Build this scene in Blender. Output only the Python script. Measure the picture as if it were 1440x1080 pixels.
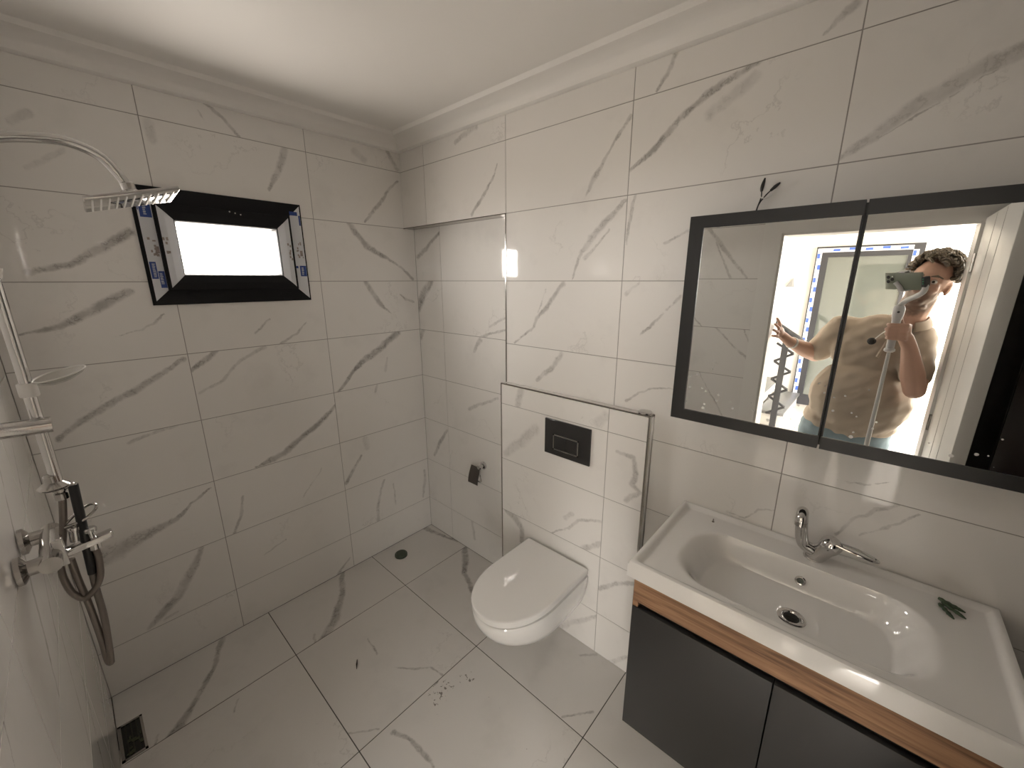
import bpy, bmesh, math, random
from mathutils import Vector, Matrix
random.seed(7)
for o in list(bpy.data.objects): bpy.data.objects.remove(o)
scene = bpy.context.scene
COL = scene.collection

# ---------------------------------------------------------------- camera
CAM_POS = Vector((1.453, 2.1654, 1.7278))
YAW, PITCH, ROLL, FPX = 0.83873, -0.25358, -0.00187, 563.84
FWD = Vector((-math.sin(YAW) * math.cos(PITCH), -math.cos(YAW) * math.cos(PITCH), math.sin(PITCH)))
_r = FWD.cross(Vector((0, 0, 1))).normalized(); _u = _r.cross(FWD)
RIGHT = _r * math.cos(ROLL) + _u * math.sin(ROLL)
UP = -_r * math.sin(ROLL) + _u * math.cos(ROLL)
cam = bpy.data.objects.new('camera', bpy.data.cameras.new('camera'))
COL.objects.link(cam)
CAM_ROT = Matrix((RIGHT, UP, -FWD)).transposed()
cam.matrix_world = Matrix.Translation(CAM_POS) @ CAM_ROT.to_4x4()
cam.data.sensor_width = 36; cam.data.lens = FPX / 1440 * 36
cam.data.clip_start = 0.004; cam.data.clip_end = 200
scene.camera = cam

# ---------------------------------------------------------------- light and exposure
SKY_STRENGTH = 8.5
world = bpy.data.worlds.new('sky'); scene.world = world; world.use_nodes = True
bg = world.node_tree.nodes['Background']
bg.inputs['Color'].default_value = (1.0, 0.945, 0.87, 1); bg.inputs['Strength'].default_value = SKY_STRENGTH
vs = scene.view_settings
vs.view_transform = 'Standard'; vs.look = 'None'; vs.gamma = 1.0; vs.use_curve_mapping = False
vs.exposure = 1.18
def portal(name, loc, rot, sx, sy):
    l = bpy.data.lights.new(name, 'AREA'); l.shape = 'RECTANGLE'; l.size = sx; l.size_y = sy
    l.cycles.is_portal = True
    o = bpy.data.objects.new(name, l); COL.objects.link(o); o.location = loc; o.rotation_euler = rot
PI = math.pi
# room dimensions (m): corner of window wall and basin wall at the origin, X along the window wall, Y along the basin wall
XS, YE, ZC = 1.615, 3.05, 2.49          # door wall, end wall, ceiling
ND, NY, BD, BY, BZ = 0.0722, 0.8241, 0.0417, 1.596, 1.228   # niche depth / end, cistern box depth / end / top
WX0, WX1, WZ0, WZ1 = 0.583, 1.197, 1.632, 2.080              # window frame
DY0, DY1, DZ = 1.705, 2.430, 1.955                           # doorway
HX0, HX1, HY0, HY1, HZ = 1.745, 5.6, 0.30, 3.4, 2.65         # landing behind the door
wl = bpy.data.lights.new('daylight_window', 'AREA'); wl.shape = 'RECTANGLE'; wl.size = .54; wl.size_y = .37; wl.energy = 9.6; wl.color = (1.0, .93, .85)
wo = bpy.data.objects.new('daylight_window', wl); COL.objects.link(wo); wo.location = (.89, -.062, 1.856); wo.rotation_euler = (PI / 2, 0, 0)     # sky and sunlit ground outside the small window
portal('sky_portal_balcony', (HX1 + 0.1, 2.88, 1.2), (0, PI / 2, 0), 2.3, .84)
portal('sky_portal_landing', (3.7, HY1 + 0.1, 1.25), (-PI / 2, 0, 0), 2.6, 2.4)

# ---------------------------------------------------------------- mesh helpers
class MB:
    def __init__(s): s.v = []; s.f = []; s.m = []; s.cur = 0
    def add(s, vs, fs):
        n = len(s.v); s.v += [tuple(v) for v in vs]; s.f += [tuple(i + n for i in f) for f in fs]; s.m += [s.cur] * len(fs); return s
    def box(s, x0, x1, y0, y1, z0, z1):
        return s.add([(x, y, z) for x in (x0, x1) for y in (y0, y1) for z in (z0, z1)],
                     [(0, 1, 3, 2), (4, 6, 7, 5), (0, 4, 5, 1), (2, 3, 7, 6), (0, 2, 6, 4), (1, 5, 7, 3)])
    def obox(s, c, ax, ay, az):
        c, ax, ay, az = map(Vector, (c, ax, ay, az))
        return s.add([c + ax * i + ay * j + az * k for i in (-1, 1) for j in (-1, 1) for k in (-1, 1)],
                     [(0, 1, 3, 2), (4, 6, 7, 5), (0, 4, 5, 1), (2, 3, 7, 6), (0, 2, 6, 4), (1, 5, 7, 3)])
    def rings(s, rings, cap0=True, cap1=True, closed=True):
        n = len(rings[0]); vs = [p for r in rings for p in r]; fs = []
        for i in range(len(rings) - 1):
            for j in range(n if closed else n - 1):
                k = (j + 1) % n
                fs.append((i * n + j, i * n + k, (i + 1) * n + k, (i + 1) * n + j))
        if cap0: fs.append(tuple(reversed(range(n))))
        if cap1: fs.append(tuple(range((len(rings) - 1) * n, len(rings) * n)))
        return s.add(vs, fs)
    def tube(s, pts, r, seg=10, caps=True):
        pts = [Vector(p) for p in pts]; R = r if isinstance(r, (list, tuple)) else [r] * len(pts)
        t = (pts[1] - pts[0]).normalized(); a = Vector((0, 0, 1)) if abs(t.z) < .9 else Vector((1, 0, 0))
        n = t.cross(a).normalized(); out = []
        for i, p in enumerate(pts):
            if i == 0: t = pts[1] - pts[0]
            elif i == len(pts) - 1: t = pts[-1] - pts[-2]
            else: t = (pts[i + 1] - p).normalized() + (p - pts[i - 1]).normalized()
            t.normalize(); n = (n - t * n.dot(t)).normalized(); b = t.cross(n)
            out.append([p + (n * math.cos(2 * PI * k / seg) + b * math.sin(2 * PI * k / seg)) * R[i] for k in range(seg)])
        return s.rings(out, caps, caps)
    def lathe(s, c, axis, prof, seg=24):      # prof: (radius, height along axis)
        c = Vector(c); t = Vector(axis).normalized(); a = Vector((0, 0, 1)) if abs(t.z) < .9 else Vector((1, 0, 0))
        n = t.cross(a).normalized(); b = t.cross(n)
        return s.rings([[c + t * h + (n * math.cos(2 * PI * k / seg) + b * math.sin(2 * PI * k / seg)) * max(r, 1e-5) for k in range(seg)] for r, h in prof])
    def ell(s, c, rad, rot=None, seg=16):
        c = Vector(c); M = rot if rot is not None else Matrix.Identity(3); out = []
        n = seg // 2 + 1
        for i in range(n):
            th = PI * (i + .02) / (n - 1 + .04)
            out.append([c + M @ Vector((rad[0] * math.sin(th) * math.cos(2 * PI * k / seg), rad[1] * math.sin(th) * math.sin(2 * PI * k / seg), -rad[2] * math.cos(th))) for k in range(seg)])
        return s.rings(out)
    def cap(s, p, r0, q, r1, seg=14):         # tapered capsule
        p, q = Vector(p), Vector(q); d = q - p; L = d.length; prof = []
        for i in range(5): a = PI / 2 * (1 - i / 4); prof.append((r0 * math.cos(a), -r0 * math.sin(a)))
        for i in range(5): a = PI / 2 * i / 4; prof.append((r1 * math.cos(a), L + r1 * math.sin(a)))
        return s.lathe(p, d, prof, seg)
    def chain(s, pts, rad):
        for i in range(len(pts) - 1): s.cap(pts[i], rad[i], pts[i + 1], rad[i + 1])
        return s
    def mesh(s, name, mats, origin=(0, 0, 0), smooth=False):
        ox, oy, oz = origin
        me = bpy.data.meshes.new(name); me.from_pydata([(x - ox, y - oy, z - oz) for x, y, z in s.v], [], s.f)
        for m in (mats if isinstance(mats, (list, tuple)) else [mats]): me.materials.append(m)
        me.polygons.foreach_set('material_index', s.m)
        bm = bmesh.new(); bm.from_mesh(me); bmesh.ops.recalc_face_normals(bm, faces=bm.faces); bm.to_mesh(me); bm.free()
        if smooth:
            me.polygons.foreach_set('use_smooth', [True] * len(me.polygons))
            me.set_sharp_from_angle(angle=math.radians(40))
        me.update(); return me
def tag(o, label=None, cat=None, group=None, kind=None):
    for k, v in (('label', label), ('category', cat), ('group', group), ('kind', kind)):
        if v: o[k] = v
    return o
def link(name, data, parent=None, loc=(0, 0, 0)):
    o = bpy.data.objects.new(name, data); COL.objects.link(o)
    o.location = Vector(loc) - (PW.get(parent, Vector()) if parent else Vector())
    if parent: o.parent = parent
    PW[o] = Vector(loc); return o
PW = {}
def empty(name, loc, label, cat, group=None, kind=None):
    return tag(link(name, None, None, loc), label, cat, group, kind)
def obj(name, mb, mat, parent=None, label=None, cat=None, group=None, kind=None, smooth=False, bevel=0, origin=None, bseg=2):
    """mesh coordinates are given in world space; origin defaults to the centre of the mesh"""
    if origin is None:
        lo = [min(v[i] for v in mb.v) for i in range(3)]; hi = [max(v[i] for v in mb.v) for i in range(3)]
        origin = [(lo[i] + hi[i]) / 2 for i in range(2)] + [lo[2]]
    me = mb.mesh(name, mat, origin, smooth)
    if bevel:
        bm = bmesh.new(); bm.from_mesh(me)
        es = [e for e in bm.edges if len(e.link_faces) == 2 and e.calc_face_angle(0) > .5]
        bmesh.ops.bevel(bm, geom=es, offset=bevel, segments=bseg, affect='EDGES', profile=.5, clamp_overlap=True)
        bm.to_mesh(me); bm.free()
        me.polygons.foreach_set('use_smooth', [True] * len(me.polygons)); me.set_sharp_from_angle(angle=math.radians(50))
    return tag(link(name, me, parent, origin), label, cat, group, kind)
def bez(pts, n=8):      # Catmull-Rom through points
    P = [Vector(p) for p in pts]; P = [P[0] * 2 - P[1]] + P + [P[-1] * 2 - P[-2]]; out = []
    for i in range(1, len(P) - 2):
        for k in range(n):
            t = k / n; a, b, c, d = P[i - 1:i + 3]
            out.append(.5 * ((2 * b) + (c - a) * t + (2 * a - 5 * b + 4 * c - d) * t * t + (3 * b - a - 3 * c + d) * t ** 3))
    out.append(P[-2]); return out

# ---------------------------------------------------------------- materials
def nmat(name):
    m = bpy.data.materials.new(name); m.use_nodes = True
    return m, m.node_tree.nodes, m.node_tree.links, m.node_tree.nodes['Principled BSDF']
def plain(name, col, rough=.5, metal=0, bump=0, bscale=200, var=0, vscale=6, spec=.5, coat=0):
    m, N, L, P = nmat(name)
    P.inputs['Base Color'].default_value = (*col, 1); P.inputs['Roughness'].default_value = rough; P.inputs['Metallic'].default_value = metal
    P.inputs['Specular IOR Level'].default_value = spec; P.inputs['Coat Weight'].default_value = coat
    tc = N.new('ShaderNodeTexCoord')
    if var:
        n = N.new('ShaderNodeTexNoise'); n.inputs['Scale'].default_value = vscale; n.inputs['Detail'].default_value = 5; L.new(tc.outputs['Object'], n.inputs['Vector'])
        r = N.new('ShaderNodeMix'); r.data_type = 'RGBA'
        r.inputs[6].default_value = (*[c * (1 - var) for c in col], 1); r.inputs[7].default_value = (*[min(1, c * (1 + var)) for c in col], 1)
        L.new(n.outputs['Fac'], r.inputs[0]); L.new(r.outputs[2], P.inputs['Base Color'])
    if bump:
        n = N.new('ShaderNodeTexNoise'); n.inputs['Scale'].default_value = bscale; L.new(tc.outputs['Object'], n.inputs['Vector'])
        b = N.new('ShaderNodeBump'); b.inputs['Strength'].default_value = bump; b.inputs['Distance'].default_value = .002
        L.new(n.outputs['Fac'], b.inputs['Height']); L.new(b.outputs['Normal'], P.inputs['Normal'])
    return m
TILE = (0.80, 0.775, 0.745); VEINC = (0.30, 0.28, 0.265)
# node group: a vein as a tapered line from A to B
vg = bpy.data.node_groups.new('vein_line', 'ShaderNodeTree')
for nm, ty in (('P', 'NodeSocketVector'), ('A', 'NodeSocketVector'), ('B', 'NodeSocketVector'), ('WA', 'NodeSocketFloat'), ('WB', 'NodeSocketFloat'), ('S', 'NodeSocketFloat')):
    vg.interface.new_socket(nm, in_out='INPUT', socket_type=ty)
vg.interface.new_socket('Mask', in_out='OUTPUT', socket_type='NodeSocketFloat')
def _vg():
    N, L = vg.nodes, vg.links
    gi = N.new('NodeGroupInput'); go = N.new('NodeGroupOutput')
    def vm(op, a, b=None, s=None):
        n = N.new('ShaderNodeVectorMath'); n.operation = op; L.new(a, n.inputs[0])
        if b is not None: L.new(b, n.inputs[1])
        if s is not None: L.new(s, n.inputs['Scale'])
        return n
    def ma(op, a, b=None, clamp=False):
        n = N.new('ShaderNodeMath'); n.operation = op; n.use_clamp = clamp; L.new(a, n.inputs[0])
        if b is not None: L.new(b, n.inputs[1])
        return n.outputs[0]
    pa = vm('SUBTRACT', gi.outputs['P'], gi.outputs['A']).outputs[0]; ba = vm('SUBTRACT', gi.outputs['B'], gi.outputs['A']).outputs[0]
    h = ma('DIVIDE', vm('DOT_PRODUCT', pa, ba).outputs['Value'], vm('DOT_PRODUCT', ba, ba).outputs['Value'], True)
    d = vm('LENGTH', vm('SUBTRACT', pa, vm('SCALE', ba, None, h).outputs[0]).outputs[0]).outputs['Value']
    w = N.new('ShaderNodeMix'); L.new(h, w.inputs[0]); L.new(gi.outputs['WA'], w.inputs[2]); L.new(gi.outputs['WB'], w.inputs[3])
    t = ma('DIVIDE', d, w.outputs[0])
    mr = N.new('ShaderNodeMapRange'); mr.interpolation_type = 'SMOOTHSTEP'; L.new(t, mr.inputs['Value'])
    for k, v in zip(('From Min', 'From Max', 'To Min', 'To Max'), (.35, 1.25, 1, 0)): mr.inputs[k].default_value = v
    L.new(ma('MULTIPLY', mr.outputs[0], gi.outputs['S']), go.inputs['Mask'])
_vg()
def marble(name, segs=(), rough=.07, tone=1.0, dirt=()):
    """white glazed tile with grey print veins; segs in tile-local metres"""
    m, N, L, P = nmat(name)
    tc = N.new('ShaderNodeTexCoord'); oi = N.new('ShaderNodeObjectInfo')
    off = N.new('ShaderNodeVectorMath'); off.operation = 'SCALE'; off.inputs[0].default_value = (37, 21, 53); L.new(oi.outputs['Random'], off.inputs['Scale'])
    sh = N.new('ShaderNodeVectorMath'); L.new(tc.outputs['Object'], sh.inputs[0]); L.new(off.outputs[0], sh.inputs[1])
    def noise(scale, detail, out='Fac', rough_=.6):
        n = N.new('ShaderNodeTexNoise'); n.inputs['Scale'].default_value = scale; n.inputs['Detail'].default_value = detail; n.inputs['Roughness'].default_value = rough_
        L.new(sh.outputs[0], n.inputs['Vector']); return n.outputs[out]
    def math_(op, a, b):
        n = N.new('ShaderNodeMath'); n.operation = op
        for i, x in enumerate((a, b)):
            if isinstance(x, (int, float)): n.inputs[i].default_value = x
            else: L.new(x, n.inputs[i])
        return n.outputs[0]
    # warped position for the veins
    def warp(scale, amp, detail):
        s = N.new('ShaderNodeVectorMath'); s.operation = 'SUBTRACT'; L.new(noise(scale, detail, 'Color'), s.inputs[0]); s.inputs[1].default_value = (.5, .5, .5)
        k = N.new('ShaderNodeVectorMath'); k.operation = 'SCALE'; k.inputs['Scale'].default_value = amp; L.new(s.outputs[0], k.inputs[0]); return k.outputs[0]
    a = N.new('ShaderNodeVectorMath'); L.new(tc.outputs['Object'], a.inputs[0]); L.new(warp(8, .030, 3), a.inputs[1])
    b = N.new('ShaderNodeVectorMath'); L.new(a.outputs[0], b.inputs[0]); L.new(warp(40, .014, 4), b.inputs[1])
    cur = None
    for A, B, wa, wb, s in segs:
        g = N.new('ShaderNodeGroup'); g.node_tree = vg; L.new(b.outputs[0], g.inputs['P'])
        for k, v in zip(('A', 'B', 'WA', 'WB', 'S'), (A, B, wa, wb, s)): g.inputs[k].default_value = v
        cur = g.outputs[0] if cur is None else math_('MAXIMUM', cur, g.outputs[0])
    # cloudy variation, faint hairlines
    mr = N.new('ShaderNodeMapRange'); L.new(noise(5, 6), mr.inputs['Value'])
    for k, v in zip(('From Min', 'From Max', 'To Min', 'To Max'), (.55, .8, 0, .14)): mr.inputs[k].default_value = v
    hair = N.new('ShaderNodeMapRange'); L.new(math_('ABSOLUTE', math_('SUBTRACT', noise(3.2, 7), .5), 0), hair.inputs['Value'])
    for k, v in zip(('From Min', 'From Max', 'To Min', 'To Max'), (0, .008, .30, 0)): hair.inputs[k].default_value = v
    gate = N.new('ShaderNodeMapRange'); L.new(noise(2.3, 1), gate.inputs['Value'])
    for k, v in zip(('From Min', 'From Max', 'To Min', 'To Max'), (.56, .66, 0, .8)): gate.inputs[k].default_value = v
    mask = math_('MAXIMUM', mr.outputs[0], math_('MULTIPLY', hair.outputs[0], gate.outputs[0]))
    if cur is not None:
        tex = N.new('ShaderNodeMapRange'); L.new(noise(11, 5, 'Fac', .6), tex.inputs['Value'])
        for k, v in zip(('From Min', 'From Max', 'To Min', 'To Max'), (.36, .64, .35, .88)): tex.inputs[k].default_value = v
        rid = N.new('ShaderNodeMapRange'); L.new(math_('ABSOLUTE', math_('SUBTRACT', noise(16, 6), .5), 0), rid.inputs['Value'])
        for k, v in zip(('From Min', 'From Max', 'To Min', 'To Max'), (0, .03, .40, 0)): rid.inputs[k].default_value = v
        mask = math_('MAXIMUM', mask, math_('MULTIPLY', cur, math_('ADD', tex.outputs[0], rid.outputs[0])))
        mc_ = N.new('ShaderNodeClamp'); L.new(mask, mc_.inputs[0]); mask = mc_.outputs[0]
    mx = N.new('ShaderNodeMix'); mx.data_type = 'RGBA'; L.new(mask, mx.inputs[0])
    mx.inputs[6].default_value = (*[c * tone for c in TILE], 1); mx.inputs[7].default_value = (*[c * tone for c in VEINC], 1)
    col = mx.outputs[2]
    for c, r in dirt:      # dried cement splashes: dots within radius r of c
        d = N.new('ShaderNodeVectorMath'); d.operation = 'DISTANCE'; L.new(tc.outputs['Object'], d.inputs[0]); d.inputs[1].default_value = c
        f = N.new('ShaderNodeMapRange'); L.new(d.outputs['Value'], f.inputs['Value'])
        for k, v in zip(('From Min', 'From Max', 'To Min', 'To Max'), (r * .3, r, .14, -.02)): f.inputs[k].default_value = v
        dots = math_('GREATER_THAN', f.outputs[0], math_('SUBTRACT', .72, noise(55, 3)))
        soft = N.new('ShaderNodeMix'); soft.data_type = 'RGBA'; L.new(math_('MULTIPLY', dots, .75), soft.inputs[0]); L.new(col, soft.inputs[6]); soft.inputs[7].default_value = (.13, .115, .09, 1)
        col = soft.outputs[2]
    L.new(col, P.inputs['Base Color'])
    P.inputs['Roughness'].default_value = rough
    return m
M_GROUT = plain('grout', (.34, .32, .30), .9, bump=.3)
M_FGROUT = plain('floor_grout', (.10, .095, .085), .9, bump=.3)
M_PLASTER = plain('white_ceiling_paint', (.84, .815, .785), .55, bump=.08, bscale=60)
M_WHITE = plain('white_lacquer', (.78, .76, .73), .35)
M_HALL = plain('landing_wall_paint', (.82, .80, .76), .7, bump=.08)
M_CERAMIC = plain('white_ceramic', (.88, .865, .845), .06, coat=.4)
M_CHROME = plain('chrome', (.62, .61, .60), .10, 1, bump=.02, bscale=300)
M_STEEL = plain('brushed_steel', (.42, .40, .38), .16, 1)
M_BLACK = plain('black_plastic', (.012, .012, .012), .4)
M_ANTH = plain('anthracite_board', (.031, .030, .030), .42, bump=.03, bscale=400)
M_FRAME = plain('dark_grey_frame', (.020, .020, .020), .40)
M_WBLACK = plain('black_window_profile', (.012, .012, .013), .6, spec=.15)
M_FILM = plain('white_protective_film', (.62, .63, .66), .30, var=.05)
M_BLUE = plain('blue_film_print', (.02, .055, .24), .30)
M_PRINT = plain('grey_film_print', (.30, .25, .23), .4, var=.5, vscale=90)
M_GAP = plain('black_recess', (.006, .006, .006), .6)
def glass_mat(name, tint=(1, 1, 1), refl=.08):
    m, N, L, P = nmat(name); N.remove(P)
    t = N.new('ShaderNodeBsdfTransparent'); t.inputs[0].default_value = (*tint, 1); g = N.new('ShaderNodeBsdfGlossy'); g.inputs['Roughness'].default_value = .01
    lw = N.new('ShaderNodeLayerWeight'); lw.inputs[0].default_value = .5
    pw = N.new('ShaderNodeMath'); pw.operation = 'POWER'; L.new(lw.outputs['Facing'], pw.inputs[0]); pw.inputs[1].default_value = 5
    fr = N.new('ShaderNodeMath'); fr.operation = 'MULTIPLY_ADD'; L.new(pw.outputs[0], fr.inputs[0]); fr.inputs[1].default_value = .7; fr.inputs[2].default_value = refl * .5
    mx = N.new('ShaderNodeMixShader'); L.new(fr.outputs[0], mx.inputs[0]); L.new(t.outputs[0], mx.inputs[1]); L.new(g.outputs[0], mx.inputs[2])
    L.new(mx.outputs[0], N['Material Output'].inputs[0]); return m
M_GLASS = glass_mat('window_glass'); M_CLEAR = glass_mat('clear_acrylic', (.93, .93, .92), .05)
def wood_mat():
    m, N, L, P = nmat('oak_board'); tc = N.new('ShaderNodeTexCoord')
    mp = N.new('ShaderNodeMapping'); mp.inputs['Scale'].default_value = (60, 3.2, 60); L.new(tc.outputs['Object'], mp.inputs[0])
    n = N.new('ShaderNodeTexNoise'); n.inputs['Scale'].default_value = 1.3; n.inputs['Detail'].default_value = 8; n.inputs['Distortion'].default_value = .7; L.new(mp.outputs[0], n.inputs[0])
    r = N.new('ShaderNodeValToRGB'); L.new(n.outputs['Fac'], r.inputs[0]); e = r.color_ramp.elements
    e[0].position = .3; e[0].color = (.15, .075, .038, 1); e[1].position = .68; e[1].color = (.46, .27, .15, 1)
    k = e.new(.5); k.color = (.34, .185, .10, 1)
    L.new(r.outputs[0], P.inputs[0]); P.inputs['Roughness'].default_value = .5; return m
M_WOOD = wood_mat()
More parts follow.
